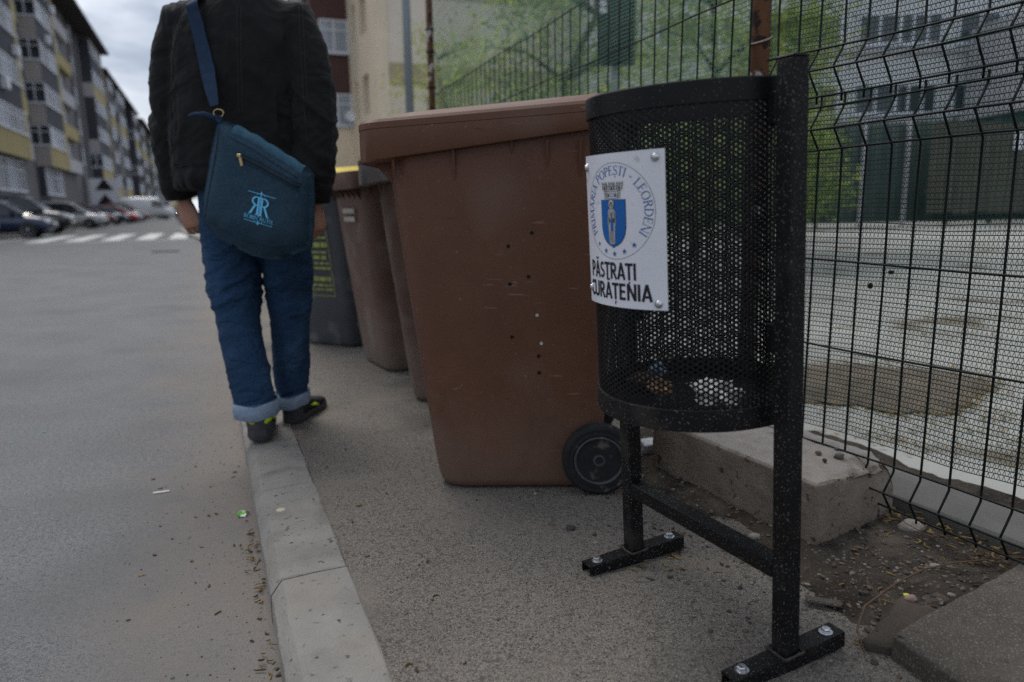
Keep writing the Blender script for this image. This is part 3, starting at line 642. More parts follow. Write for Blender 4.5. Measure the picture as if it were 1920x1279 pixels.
# bold sans lettering, drawn as even strokes
def sans(ch):
    w = .088; r_ = lambda p: rib(p, w); g = []; W_ = .62
    bowl = lambda y, ry: r_([(.1, y+ry), (.30, y+ry)]+arc(.30, y, .19, ry, 90, -90, 10)+[(.30, y-ry), (.1, y-ry)])
    if ch == 'P': g = r_([(.1, 0), (.1, 1)])+bowl(.69, .222)
    elif ch == 'R': g = r_([(.1, 0), (.1, 1)])+bowl(.70, .212)+r_([(.27, .5), (.56, 0)]); W_ = .66
    elif ch in 'AĂ':
        g = r_([(.07, 0), (.34, 1)])+r_([(.34, 1), (.61, 0)])+rib([(.16, .27), (.52, .27)], .07); W_ = .68
        if ch == 'Ă': g += rib(arc(.34, 1.29, .16, .14, 200, 340), .05)
    elif ch == 'S': g = rib(arc(.29, .715, .18, .2, 35, 270, 12)+arc(.27, .29, .2, .205, 90, -145, 12), .082); W_ = .56
    elif ch in 'TȚ':
        g = rib([(.0, .915), (.6, .915)], .085)+r_([(.3, 0), (.3, .9)]); W_ = .64
        if ch == 'Ț': g += rib([(.33, -.08), (.31, -.16), (.25, -.30)], [.06, .055, .03])
    elif ch == 'I': g = r_([(.1, 0), (.1, 1)]); W_ = .27
    elif ch == 'C': g = rib(arc(.40, .5, .3, .415, 48, 312, 18), .086); W_ = .62
    elif ch == 'U': g = r_([(.1, 1), (.1, .3)]+arc(.33, .3, .23, .22, 180, 360, 12)+[(.56, .3), (.56, 1)]); W_ = .72
    elif ch == 'E': g = r_([(.1, 0), (.1, 1)])+rib([(.1, .915), (.5, .915)], .083)+rib([(.1, .51), (.46, .51)], .08)+rib([(.1, .083), (.51, .083)], .083); W_ = .6
    elif ch == 'N': g = r_([(.1, 0), (.1, 1)])+r_([(.12, .96), (.58, .04)])+r_([(.6, 0), (.6, 1)]); W_ = .76
    return g, W_
for txt, a0, wid, b0, hh in (('PĂSTRAȚI', -.086, .134, .0545, .0325), ('CURĂȚENIA', -.0935, .170, .0150, .0325)):
    tw = sum(sans(c)[1] for c in txt); k_ = wid/tw; acc = a0; polys = []
    for ch in txt:
        g_, w_ = sans(ch); polys += [[(acc+x*k_, b0+y*hh) for x, y in q] for q in g_]; acc += w_*k_
    strips(polys, M_INK, 'plate_lettering', plate, .0018)
for a, b in ((-PW/2+.011, PH-.022), (PW/2-.016, PH-.014), (-PW/2+.012, .03), (PW/2-.016, .012)):
    c = Vector(pp(a, b, .0012)); nrm = Vector((c.x, c.y, 0)).normalized(); M3 = Vector((0, 0, 1)).rotation_difference(nrm).to_matrix()
    mb = MB(); mb.lathe([(.0072, 0), (.0072, .0012), (.0055, .0022), (.0050, .0028), (.0046, .0046), (.002, .0052)], 18, M=M3, o=c); o = mb.build('plate_bolt', M_ZINC, None, True); o.parent = plate
# small dents of dirt on plate come from its material
# --- litter inside: each piece its own thing
def crumple(name, c, r, m, label, cat, seed, sq=(1, 1, .6), amp=.45):
    bm = bmesh.new(); bmesh.ops.create_icosphere(bm, subdivisions=3, radius=1); a = np.array([v.co[:] for v in bm.verts]); f = [[v.index for v in q.verts] for q in bm.faces]; bm.free()
    n = fbm(a*2.3+seed*7, seed, 3); k = 1+amp*(np.abs(n-.5)*4-1); a = a*k[:, None]*np.array(sq)*r; M4 = _LM; c = Vector(c)
    base = Vector((.389-.0089, 1.391-.0045, 0))
    vv = [base+(M4.to_3x3()@(Vector(p)+c)) for p in a]; o = raw(name, vv, f, m); settle(o); tag(o, label, cat); return o
crumple('crumpled_paper', (-.10, .04, ZB0+.042), .05, mat('white paper', (.72, .72, .72), .7, var=.08), 'large crumpled white paper lying in the litter bin by the near post', 'waste paper', 3, sq=(1.15, .9, .6))
crumple('snack_wrapper', (-.015, .10, ZB0+.045), .034, mat('orange foil', (.5, .2, .06), .35, var=.6, vscale=60, tint=(.75, .6, .4)), 'orange and cream snack wrapper crumpled inside the litter bin', 'wrapper', 5, sq=(1.2, .7, .6))
crumple('drink_carton', (.01, .085, ZB0+.072), .026, mat('blue foil', (.04, .2, .38), .3, var=.6, vscale=70, tint=(.6, .7, .75)), 'blue and white wrapper on top of the orange one inside the litter bin', 'wrapper', 8, sq=(1, .7, .6))
crumple('paper_scrap', (.10, .05, ZB0+.028), .035, mat('brown card', (.13, .09, .06), .8, var=.4), 'brown paper scrap at the back of the litter bin floor', 'waste paper', 11, sq=(1.2, 1, .5))
# ================================================================ WHEELIE BINS
M_BROWN = mat('brown plastic', (.112, .047, .0265), .5, spec=.32, var=.16, vscale=5, bump=.18, bscale=260, bdist=.0012, specks=[((.23, .17, .135), 240, .69, .05), ((.125, .068, .047), 3.3, .56, .2), ((.19, .15, .125), 30, .73, .06), ((.17, .105, .08), 90, .69, .05, (.10, 1, 1.2)), ((.07, .03, .02), 70, .70, .05, (.12, 1, 1.3))])
M_BROWN2 = mat('dusty brown plastic', (.125, .074, .054), .6, var=.2, vscale=4, bump=.18, bscale=240, bdist=.0012, specks=[((.2, .16, .138), 5, .52, .25)])
def grime(m, col, z0, z1, amt=.8):      # splashed dirt round the foot, ragged upper edge
    t = m.node_tree; b = t.nodes['Principled BSDF']; src = b.inputs['Base Color'].links[0].from_socket; g = t.nodes.new('ShaderNodeNewGeometry'); sx = t.nodes.new('ShaderNodeSeparateXYZ'); t.links.new(g.outputs['Position'], sx.inputs[0])
    n = t.nodes.new('ShaderNodeTexNoise'); n.inputs['Scale'].default_value = 11; n.inputs['Detail'].default_value = 8; n.inputs['Roughness'].default_value = .75; ma = t.nodes.new('ShaderNodeMath'); ma.operation = 'MULTIPLY_ADD'; ma.inputs[1].default_value = .45; t.links.new(n.outputs['Fac'], ma.inputs[0]); t.links.new(sx.outputs['Z'], ma.inputs[2])
    mr = t.nodes.new('ShaderNodeMapRange'); mr.inputs['From Min'].default_value = z1; mr.inputs['From Max'].default_value = z0; mr.inputs['To Max'].default_value = amt; t.links.new(ma.outputs[0], mr.inputs['Value'])
    mx_ = t.nodes.new('ShaderNodeMixRGB'); mx_.inputs[2].default_value = (*col, 1); t.links.new(mr.outputs[0], mx_.inputs[0]); t.links.new(src, mx_.inputs[1]); t.links.new(mx_.outputs[0], b.inputs['Base Color'])
grime(M_BROWN, (.15, .105, .08), .22, .55, .6); grime(M_BROWN2, (.2, .165, .14), .2, .6, .6)
M_GREYB = mat('charcoal plastic', (.052, .056, .062), .55, var=.3, vscale=4, bump=.15, bscale=240, bdist=.001, specks=[((.16, .16, .165), 6, .56, .2)])
M_TYRE = mat('tyre rubber', (.016, .016, .017), .8, var=.4, vscale=18, bump=.4, bscale=80, specks=[((.11, .09, .075), 26, .6, .12)])
M_HUB = mat('grey hub plastic', (.055, .055, .06), .6, var=.3, vscale=20, specks=[((.15, .13, .11), 30, .6, .12)])
def wheelie(loc, rz, body_m, lid_m, label, lid=True, sc=1.0, rim_m=None, lidz=0.0):
    root = empty('wheelie_bin', loc, 0); tag(root, label, 'wheelie bin', 'wheelie bins along the pavement'); rim_m = rim_m or body_m
    MM = Matrix.Translation(Vector(loc))@Matrix.Rotation(rz, 4, 'Z')@Matrix.Scale(sc, 4)
    def B(mb, name, m, par=root, smooth=False, auto=None):
        mb.v = [tuple(MM@Vector(p)) for p in mb.v]; o = mb.build(name, m, par, smooth)
        if auto: shade_auto(o, auto)
        return o
    rings = []
    for z, xb, xf, hy, r in ((.0, -.215, .215, .195, .06), (.012, -.228, .232, .212, .07), (.03, -.232, .238, .218, .072), (.09, -.236, .249, .221, .075), (.25, -.245, .268, .229, .078), (.45, -.255, .291, .239, .080), (.65, -.265, .315, .249, .082), (.82, -.274, .333, .257, .082), (.93, -.279, .343, .262, .08), (.972, -.281, .347, .264, .078)):
        ring = [(x_, y_, z_+(.040*(xf-x_)/(xf-xb) if z > .9 else 0)) for x_, y_, z_ in rrect(xb, xf, hy, r, z, 6)]; rings.append(ring)
    mb = MB(); mb.loft(rings); body = B(mb, 'body', body_m, auto=50)
    # rim: skirt round the mouth, deep at the front corner and shallow to the back
    mb = MB(); prof_in = rrect(-.281, .347, .264, .078, 0, 8); prof_out = rrect(-.302, .407, .292, .062, 0, 8); n = len(prof_in)
    r0 = []; r1 = []; r2 = []; r3 = []; r4 = []
    for (xi, yi, _), (xo, yo, _) in zip(prof_in, prof_out):
        f = (xo+.302)/.709; zt = .990+.042*(1-f)
        dep = .040+.042*max(0, (f-.30)/.70)**1.3 if f < .93 else .082
        r0.append((xi*.985, yi*.985, zt-dep+.006)); r1.append((xo-.003*math.copysign(1, xo), yo*.992, zt-dep)); r2.append((xo, yo, zt-dep+.004)); r3.append((xo, yo, zt-.0006)); r4.append((xi*.95, yi*.95, zt))
    mb.loft([r0, r1, r2, r3, r4], cap=False); B(mb, 'rim', rim_m, auto=40)
    # gussets under the rim
    for x, zt, zb, d in ((.315, .945, .865, .03), (.16, .952, .842, .024), (-.08, .958, .868, .02), (-.165, .96, .845, .024), (.01, .958, .915, .02)):
        for sy in (-1, 1):
            y0 = .2575; g = MB(); g.add([(x-.0035, sy*(y0-.004), zb), (x+.0035, sy*(y0-.004), zb), (x+.0035, sy*(y0+d), zt), (x-.0035, sy*(y0+d), zt), (x-.0035, sy*(y0-.004), zt), (x+.0035, sy*(y0-.004), zt)], [[0, 1, 2, 3], [0, 3, 4], [1, 5, 2], [3, 2, 5, 4], [0, 4, 5, 1]])
            B(g, 'gusset', body_m)
    for y in (-.2, -.13, -.05, .05, .13, .2):    # front gussets
        g = MB(); x0 = .333; g.add([(x0, y-.004, .86), (x0, y+.004, .86), (.395, y+.004, .93), (.395, y-.004, .93), (x0, y+.004, .93), (x0, y-.004, .93)], [[0, 1, 2, 3], [0, 3, 5], [1, 4, 2], [3, 2, 4, 5], [0, 5, 4, 1]]); B(g, 'gusset', body_m)
    if lid:
        ri = []
        for z, gx, gy, r, lift in ((0.9900, -.004, -.004, .06, 0.042), (0.9905, .0012, .0012, .06, 0.042), (1.0050, .0012, .0012, .06, 0.047), (1.0120, -.005, -.005, .056, 0.049), (1.0150, -.018, -.018, .05, 0.051), (1.0160, -.06, -.05, .05, 0.054), (1.0280, -.085, -.075, .06, 0.055)):
            ri.append([(x, y, zz+lidz+lift*(1-(x+.302)/.709)+(.008*(1-abs(y)/.3) if z > 1.023 else 0)) for x, y, zz in rrect(-.301-gx*.6, .4065+gx, .2915+gy, r, z, 6)])
        m_ = MB(); m_.loft(ri); B(m_, 'lid', lid_m, auto=28)
    hb = MB(); hb.tube([(-.335, -.21, 1.01), (-.335, .21, 1.01)], .014, 10); hd = B(hb, 'handle', body_m, smooth=True)
    for y in (-.2, -.06, .06, .2): h2 = MB(); h2.box((-.31, y, 1.01), (.06, .022, .035), bev=.004); B(h2, 'hinge', lid_m)
    ax = MB(); ax.tube([(-.218, -.26, .1), (-.218, .26, .1)], .011, 10); B(ax, 'axle', M_HUB)
    for sy in (-1, 1):
        M3 = Matrix.Rotation(-PI/2*sy, 3, 'X'); c = (-.218, sy*.226, .102)
        w = MB(); w.lathe([(.066, -.002), (.07, .0), (.092, .0), (.099, .006), (.1015, .016), (.1015, .03), (.099, .039), (.093, .0445), (.088, .0455), (.082, .044), (.078, .046), (.072, .046), (.0695, .042)], 40, M=M3, o=c); wo_ = B(w, 'wheel', M_TYRE, auto=35)
        h = MB(); h.lathe([(.069, .030), (.0695, .047), (.066, .049), (.062, .046), (.060, .033), (.050, .030), (.022, .031), (.019, .037), (.017, .044), (.011, .0445), (.009, .040), (.004, .0405)], 36, M=M3, o=c); B(h, 'hub', M_HUB, wo_, auto=30)
    return root, body, MM
near, near_body, NM = wheelie((.026, 2.258, 0), PI-.03, M_BROWN, M_BROWN, 'nearest large brown wheelie bin with a closed lid and black wheel', sc=1.03)
mk = [(997, 437, 0), (953, 462, 0), (991, 519, 0), (956, 533, 0), (1007, 591, 1), (960, 632, 0), (1015, 644, 1), (1010, 668, 0), (1011, 699, 0)]
def cam_ray(px, py):
    d = _f+_rt*((px-960)/1370)-_up*((py-639.5)/1370); return CAM, d.normalized()
bpy.context.view_layer.update()
bvh = BVHTree.FromPolygons([v.co for v in near_body.data.vertices], [list(p.vertices) for p in near_body.data.polygons])
for px, py, w in mk:
    hit, nr, _, _ = bvh.ray_cast(*cam_ray(px, py))
    if hit is None: continue
    M3 = Vector((0, 0, 1)).rotation_difference(nr).to_matrix(); mb = MB(); mb.lathe([(.0055 if not w else .0048, -.001), (.0055 if not w else .0046, .0006), (.0015, .0003)], 10, M=M3, o=hit)
    mb.build('drilled_hole', mat('hole black', (.006, .005, .005), .8) if not w else mat('hole light', (.5, .5, .46), .7), near)
for pts in ([(868, 720), (862, 727), (848, 731)], [(1034, 226), (1050, 214)], [(1218, 208), (1232, 200)]):    # scratches
    q = [bvh.ray_cast(*cam_ray(*p)) for p in pts]; q = [h[0]+h[1]*.0004 for h in q if h[0] is not None]
    if len(q) > 1: MB().tube(q, .0007, 4).build('scratch', mat('pale scratch', (.3, .22, .18), .7), near)
b2, *_ = wheelie((-.180, 3.22, 0), PI-.10, M_BROWN2, M_BROWN2, 'faded brown wheelie bin mostly hidden directly behind the nearest one', rim_m=mat('weathered grey plastic', (.2, .175, .165), .7, var=.3, vscale=20))
b3, body3, M3_ = wheelie((-.517, 3.885, 0), math.atan2(-.48, -.87), M_BROWN2, M_BROWN2, 'dusty brown wheelie bin without lid between the hidden one and the charcoal bin', lid=False)
b4, body4, M4_ = wheelie((-1.0, 4.58, 0), math.atan2(-.87, -.48), M_GREYB, mat('yellow lid plastic', (.62, .45, .04), .5, var=.12), 'charcoal wheelie bin with yellow lid behind the walking man', lidz=.004)
# printed panels on the fronts of bins 3 and 4: illegible at this distance, rows of short bars
def front_print(root, MMx, name, rows, m):
    V = []; F = []
    for y0, y1, z0, z1 in rows:
        n = len(V)
        for y, z in ((y0, z0), (y1, z0), (y1, z1), (y0, z1)):
            x = .2385+(z-.03)*.1345+.0035; V.append(MMx@Vector((x, y, z)))
        F.append([n, n+1, n+2, n+3])
    return raw(name, V, F, m, root)
rw = []
g = random.Random(4)
for z in (.795, .755):
    y = -.06
    while y < .12: w = g.uniform(.012, .03); rw.append((y, y+w, z, z+.024)); y += w+g.uniform(.004, .008)
front_print(b3, M3_, 'faded_lettering', rw, mat('faded white print', (.45, .42, .36), .8, var=.3, vscale=30))
rw = []; fr = []
def frame_rows(y0, y1, z0, z1, w=.004): return [(y0, y1, z0, z0+w), (y0, y1, z1-w, z1), (y0, y0+w, z0, z1), (y1-w, y1, z0, z1)]
rw += frame_rows(-.10, .118, .31, .80)
for z, h in ((.70, .05), (.65, .012), (.60, .028), (.565, .012), (.53, .02), (.50, .012), (.47, .014), (.40, .026), (.37, .012), (.345, .01)):
    y = -.085
    while y < .10: w = g.uniform(.012, .05); rw.append((y, min(y+w, .106), z, z+h)); y += w+g.uniform(.004, .012)
front_print(b4, M4_, 'printed_panel', rw, mat('lime print', (.30, .33, .09), .7, var=.3, vscale=30))

# ================================================================ CONCRETE BLOCK, SLABS, STONES, SCRAPS
def rough_block(name, quad, z0, z1, m, amp, sub, seed, notch=None):
    """block with four ground corners, faces subdivided and chipped"""
    bm = bmesh.new(); lo = [bm.verts.new((x, y, z0)) for x, y in quad]; hi = [bm.verts.new((x, y, z1)) for x, y in quad]
    bm.faces.new(lo[::-1]); bm.faces.new(hi)
    for i in range(4): bm.faces.new((lo[i], lo[(i+1) % 4], hi[(i+1) % 4], hi[i]))
    bmesh.ops.bevel(bm, geom=list(bm.edges), offset=.006, segments=1, affect='EDGES'); bmesh.ops.triangulate(bm, faces=bm.faces)
    for it in range(sub): bmesh.ops.subdivide_edges(bm, edges=[e for e in bm.edges if e.calc_length() > .014], cuts=1); bmesh.ops.triangulate(bm, faces=bm.faces)
    me = bpy.data.meshes.new(name); bm.to_mesh(me); bm.free(); me.update(); a = co(me).copy(); n_ = no(me)
    d = amp*(fbm(a*22, seed, 4)-.5)*2+amp*.6*(fbm(a*75, seed+3, 2)-.5)
    if notch: d = d+notch(a, n_)
    setco(me, a+n_*d[:, None]); o = link(name, me, m, smooth=True); settle(o); return o
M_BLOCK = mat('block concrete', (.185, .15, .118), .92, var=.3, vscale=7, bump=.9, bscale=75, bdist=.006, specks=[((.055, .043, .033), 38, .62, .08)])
def pale_top(m, col, amt=.85):     # mixes a paler colour into upward faces, broken up by noise
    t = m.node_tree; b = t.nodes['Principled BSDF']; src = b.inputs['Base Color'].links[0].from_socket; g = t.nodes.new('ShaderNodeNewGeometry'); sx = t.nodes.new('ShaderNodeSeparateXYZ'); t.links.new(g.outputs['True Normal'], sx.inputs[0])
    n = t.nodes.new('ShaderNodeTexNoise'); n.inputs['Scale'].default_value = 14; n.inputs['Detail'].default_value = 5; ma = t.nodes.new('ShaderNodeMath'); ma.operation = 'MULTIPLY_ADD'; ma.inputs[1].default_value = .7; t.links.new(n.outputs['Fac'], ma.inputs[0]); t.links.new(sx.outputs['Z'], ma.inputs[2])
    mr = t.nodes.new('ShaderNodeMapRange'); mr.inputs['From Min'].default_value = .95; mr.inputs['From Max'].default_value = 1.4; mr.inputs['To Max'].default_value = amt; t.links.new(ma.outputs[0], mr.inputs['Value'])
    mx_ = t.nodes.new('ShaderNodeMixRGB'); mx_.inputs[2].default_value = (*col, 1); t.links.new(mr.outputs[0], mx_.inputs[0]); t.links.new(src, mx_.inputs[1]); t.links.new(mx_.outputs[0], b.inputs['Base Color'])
pale_top(M_BLOCK, (.30, .28, .255))
def nt1(a, n):      # broken right top edge
    q = np.array([.979, 1.784, .165]); e = np.array([.72, 1.64, .165]); t = np.clip(((a-e)@(q-e))/((q-e)@(q-e)), 0, 1); dist = np.linalg.norm(a-(e+t[:, None]*(q-e)), axis=1)
    k = fbm(a*16, 77, 3); return -np.clip(.07-dist, 0, 1)*np.clip(t*1.5-.1, 0, 1)*1.5*np.clip(k-.18, 0, 1)
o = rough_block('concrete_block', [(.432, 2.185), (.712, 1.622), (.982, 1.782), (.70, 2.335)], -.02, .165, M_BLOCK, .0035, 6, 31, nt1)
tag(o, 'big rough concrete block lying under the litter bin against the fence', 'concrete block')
for k, (x, y, r, mm) in enumerate(((.84, 1.80, .014, 0), (.80, 1.83, .009, 1), (.79, 1.77, .008, 3), (.86, 1.86, .007, 0))):
    o = raw('stone', [(a+x, b+y, c+.168+r*.3) for a, b, c in pebble(r, 5000+k)], IF, PEB[mm], smooth=True); settle(o)
    tag(o, ('largest', 'second', 'darkest', 'smallest')[k]+' little stone lying on top of the concrete block', 'stone', 'stones on the concrete block')
M_SLAB = mat('slab concrete', (.085, .073, .06), .92, var=.3, vscale=9, bump=1, bscale=75, bdist=.006, specks=[((.07, .058, .047), 45, .58, .08), ((.2, .185, .165), 280, .58, .08)])
o = rough_block('concrete_slab', [(.677, 1.20), (.735, 1.02), (1.30, 1.02), (1.16, 1.50)], -.02, .052, M_SLAB, .004, 6, 41); tag(o, 'thick broken concrete slab edge in front of the dark pipe', 'concrete slab')
o = rough_block('concrete_slab', [(.64, 1.225), (.80, 1.16), (.95, 1.36), (.83, 1.42)], -.03, .022, mat('dirty concrete', (.07, .057, .045), .95, var=.35, vscale=12, bump=1, bscale=70, bdist=.006), .006, 5, 43); tag(o, 'low mud covered slab half buried behind the thick broken slab', 'concrete slab')
mb = MB(); mb.box((.975, 1.368, .022), (.30, .03, .05), rz=math.atan2(.106, .206), bev=.004); o = mb.build('timber_plank', mat('black wet wood', (.014, .012, .011), .7, var=.4, vscale=30, bump=.6, bscale=60, stretch=(.2, 1, 1))); settle(o); tag(o, 'black rotten timber edge between the thick slab and the soil', 'timber')
def stone(x, y, r, m, label, seed, sq=1.0, z=None):
    bm = bmesh.new(); bmesh.ops.create_icosphere(bm, subdivisions=3, radius=1); a = np.array([v.co[:] for v in bm.verts]); f = [[v.index for v in q.verts] for q in bm.faces]; bm.free()
    a = a*(1+.55*(fbm(a*1.3+seed, seed, 2)-.5)+.16*(fbm(a*5+seed, seed+1, 2)-.5))[:, None]*np.array([1.25, .85, .7*sq])*r
    z = soil_h(x, y) if z is None else z; o = raw('stone', [(p[0]+x, p[1]+y, p[2]+z+r*.35) for p in a], f, m, smooth=True); settle(o); tag(o, label, 'stone')
stone(.985, 1.70, .026, mat('granite', (.25, .22, .19), .9, var=.4, vscale=60, bump=.6, bscale=90), 'rough grey stone at the foot of the wire fence beside the block', 3)
stone(.592, 1.684, .0125, PEB[2], 'smooth white pebble in front of the concrete block', 5, .9)
stone(.50, 1.80, .009, PEB[0], 'small grey pebble beside the crossbar of the litter bin', 6)
stone(.80, 1.36, .011, mat('pinkish stone', (.26, .18, .15), .9, var=.3, vscale=30), 'pinkish stone lying on the dark soil right of the bin post', 8)
stone(.93, 1.50, .010, PEB[2], 'pale rounded stone near the thin bent twig', 9)
mb = MB(); mb.box((.63, 1.375, .012), (.07, .022, .008), rz=-.35, bev=.003); o = mb.build('concrete_chip', M_SLAB); settle(o); tag(o, 'flat pale concrete chip lying right of the bin post', 'concrete chip')
for k, (px_, py_) in enumerate(((1632, 536), (1671, 511))):     # dark burrs caught in the net
    d_ = (_f+_rt*((px_-960)/1370)-_up*((py_-639.5)/1370)).normalized(); tt = (FP-FN*.045-CAM).dot(FN)/d_.dot(FN); c_ = CAM+d_*tt
    a_ = pebble(.0075, 8100+k); o = raw('burr', [(p[0]+c_.x, p[1]+c_.y, p[2]*1.6+c_.z) for p in a_], IF, mat('dark burr', (.012, .012, .01), .9), smooth=False); settle(o); tag(o, ('larger black burr caught lower in the near green net', 'smaller black burr caught higher in the near green net')[k], 'burr')
# twig, cap, carton, scraps
tw = [(.632, 1.20, .012), (.645, 1.26, .02), (.69, 1.325, .03), (.79, 1.395, .04), (.87, 1.44, .045), (.95, 1.475, .04), (1.05, 1.497, .035), (1.2, 1.52, .03)]
o = MB().tube(tw, [.0016, .002, .0022, .0022, .002, .0018, .0016, .001], 6).build('twig', mat('twig bark', (.10, .062, .036), .8, var=.4, vscale=40), None, True); settle(o); tag(o, 'long thin bent twig arching over the soil behind the slab', 'twig')
o = MB().tube([(.94, 1.73, .05), (.96, 1.67, .04), (1.0, 1.58, .03), (1.03, 1.5, .02)], .0011, 5).build('twig', MATS['twig bark'], None, True); settle(o); tag(o, 'short straight dry stem leaning from the fence onto the soil', 'twig')
mb = MB(); mb.lathe([(.006, 0), (.006, .004), (.004, .005)], 14, o=(.80, 1.375, soil_h(.8, 1.375)+.001)); o = mb.build('bottle_cap', mat('lime plastic', (.5, .55, .05), .5)); settle(o); tag(o, 'tiny lime yellow cap on the dark soil', 'bottle cap')
mb = MB(); mb.box((.437, 2.30, .03), (.05, .035, .06), rz=.4, M=Matrix.Rotation(.4, 3, 'Z')@Matrix.Rotation(.5, 3, 'X'), bev=.003); o = mb.build('drink_carton', mat('white carton', (.6, .62, .66), .5, var=.3, vscale=50)); settle(o); tag(o, 'small white carton dropped between bin wheel and concrete block', 'carton')
c = Vector((-1.173, 2.30, -.097)); mb = MB(); mb.box(c, (.05, .007, .004), rz=.35, bev=.0012); o = mb.build('paper_stick', mat('white stick', (.75, .74, .7), .7)); settle(o); tag(o, 'thin white stick lying on the road left of the kerb', 'stick')
V = []; F = []; cx, cy = -.845, 2.115
def scrap(name, cx, cy, z, sx, sy, m, label, cat, seed, curl=.012):
    V = []; F = []; n = 7
    for i in range(n):
        for j in range(n):
            x = (i/(n-1)-.5)*sx; y = (j/(n-1)-.5)*sy; V.append((x, y, 0))
    V = np.array(V); h = fbm(np.stack([V[:, 0]/sx*3+seed, V[:, 1]/sy*3, V[:, 0]*0], 1), seed, 2); V[:, 2] = (h-h.min())*curl*2+.001; a = seed; ca, sa = math.cos(a), math.sin(a)
    X = V[:, 0]*ca-V[:, 1]*sa+cx; Y = V[:, 0]*sa+V[:, 1]*ca+cy; F = [[i*n+j, (i+1)*n+j, (i+1)*n+j+1, i*n+j+1] for i in range(n-1) for j in range(n-1)]
    o = raw(name, list(zip(X, Y, V[:, 2]+z)), F, m, smooth=True); md = o.modifiers.new('t', 'SOLIDIFY'); md.thickness = .0006; settle(o); tag(o, label, cat); return o
M_WRAP = mat('green white foil', (.08, .36, .02), .35, var=.3, vscale=90, specks=[((.75, .75, .7), 55, .52, .03)])
scrap('sweet_wrapper', -.835, 2.105, -.1, .034, .024, M_WRAP, 'bright green and white sweet wrapper in the gutter', 'wrapper', 2)
mb = MB(); mb.lathe([(.013, 0), (.012, .0015), (.008, .0022)], 18, o=(-.646, 1.904, .003)); o = mb.build('chewing_gum', mat('old gum', (.42, .39, .3), .8)); settle(o); tag(o, 'flat pale disc of chewing gum stuck on the kerb stone', 'chewing gum')
for k, (px_, py_) in enumerate(((-2.35, 3.02), (-2.05, 2.86), (-2.2, 2.88), (-2.28, 2.68), (-2.0, 3.0))):
    o = scrap('paper_scrap', px_, py_, -.1, .014, .012, mat('turquoise paper', (.1, .38, .42), .6), ('turquoise scrap farthest to the left on the bare road', 'turquoise scrap second from the right in its little group on the road', 'turquoise scrap in the middle of its little group on the road', 'turquoise scrap nearest to the camera on the bare road', 'turquoise scrap farthest to the right on the bare road')[k], 'paper scrap', k+20, .003)
    o['group'] = 'turquoise scraps on the road'

# ================================================================ THE WALKING MAN
M_JKT = mat('black cotton jacket', (.0095, .0092, .0097), .85, var=.25, vscale=16, bump=.5, bscale=420, bdist=.0008, spec=.2, sheen=.06, wrinkle=(4, .03, (1, 1, 1.1), (.3, .6, .2)))
M_JEAN = mat('indigo denim', (.016, .044, .096), .88, var=.35, vscale=5, bump=.5, bscale=420, bdist=.0008, specks=[((.03, .07, .13), 280, .52, .2), ((.011, .03, .07), 190, .56, .1), ((.036, .08, .145), 7, .54, .2, (1, 1, .45))], spec=.2, wrinkle=(6, .03, (.8, .8, 2.0), (.2, .3, 0)))
M_CUFF = mat('denim inside', (.20, .26, .34), .9, var=.2, vscale=60, bump=.3, bscale=600, bdist=.0006)
M_SKIN = mat('skin', (.36, .19, .135), .5, var=.14, vscale=24, bump=.25, bscale=160, bdist=.0008)
M_HAIR = mat('dark hair', (.018, .013, .01), .6, var=.4, vscale=60, stretch=(1, 1, .2), bump=.5, bscale=120)
M_SHOE = mat('black shoe fabric', (.012, .012, .013), .75, var=.3, vscale=60, bump=.4, bscale=300, bdist=.001)
M_SOLE = mat('dark grey rubber', (.045, .045, .05), .6, var=.3, vscale=20, bump=.2, bscale=90)
M_LIME = mat('lime fabric', (.42, .58, .02), .6, var=.15, vscale=60)
MAN = empty('person', (-.90, 2.66, 0)); tag(MAN, 'person walking away in black jacket and rolled blue jeans along the kerb', 'person')
def prm(rings, name=None): mb = MB(); mb.loft(rings); return mb
# --- body: head, neck, trunk, limbs, hands as one skin
def limb(mb, pts, rad, n=14, fl=1.0): mb.tube(pts, rad, n, flat=fl)
bd = MB()
bd.loft([ell((-.915, 2.655, z), rx, ry, 18, 2.0) for z, rx, ry in ((1.44, .10, .085), (1.50, .066, .068), (1.56, .060, .062), (1.60, .060, .064))])
hc = (-.925, 2.675, 1.705)
bd.loft([(lambda z, rx, ry, dy: ell((hc[0], hc[1]+dy, hc[2]+z), rx, ry, 20, 2.0))(*q) for q in ((-.125, .02, .03, .045), (-.115, .045, .055, .035), (-.085, .060, .078, .016), (-.04, .069, .090, .004), (.0, .074, .096, 0), (.05, .074, .097, -.004), (.085, .062, .083, -.006), (.108, .036, .05, -.008), (.114, .01, .014, -.008))])
bd.tube([(hc[0], hc[1]+.09, hc[2]+.01), (hc[0], hc[1]+.108, hc[2]-.025), (hc[0], hc[1]+.095, hc[2]-.035)], [.010, .016, .010], 8)          # nose
for sx in (-1, 1): bd.loft([ell((hc[0]+sx*.078, hc[1]-.002, hc[2]+z), .008, r, 10, 2) for z, r in ((-.038, .006), (-.02, .014), (.005, .019), (.022, .016), (.03, .007))])
bd.loft([ell((-.915, 2.64, z), rx, ry, 18, 2.3) for z, rx, ry in ((.86, .15, .11), (1.0, .155, .105), (1.2, .165, .11), (1.38, .175, .105), (1.46, .12, .08))])
ARM_L = [(-1.09, 2.64, 1.44), (-1.135, 2.635, 1.33), (-1.165, 2.63, 1.2), (-1.18, 2.64, 1.08), (-1.18, 2.655, .98), (-1.172, 2.665, .90), (-1.166, 2.67, .85)]
ARM_R = [(-.715, 2.64, 1.43), (-.685, 2.62, 1.34), (-.665, 2.59, 1.21), (-.657, 2.57, 1.09), (-.661, 2.56, .98), (-.666, 2.56, .89), (-.668, 2.56, .83)]
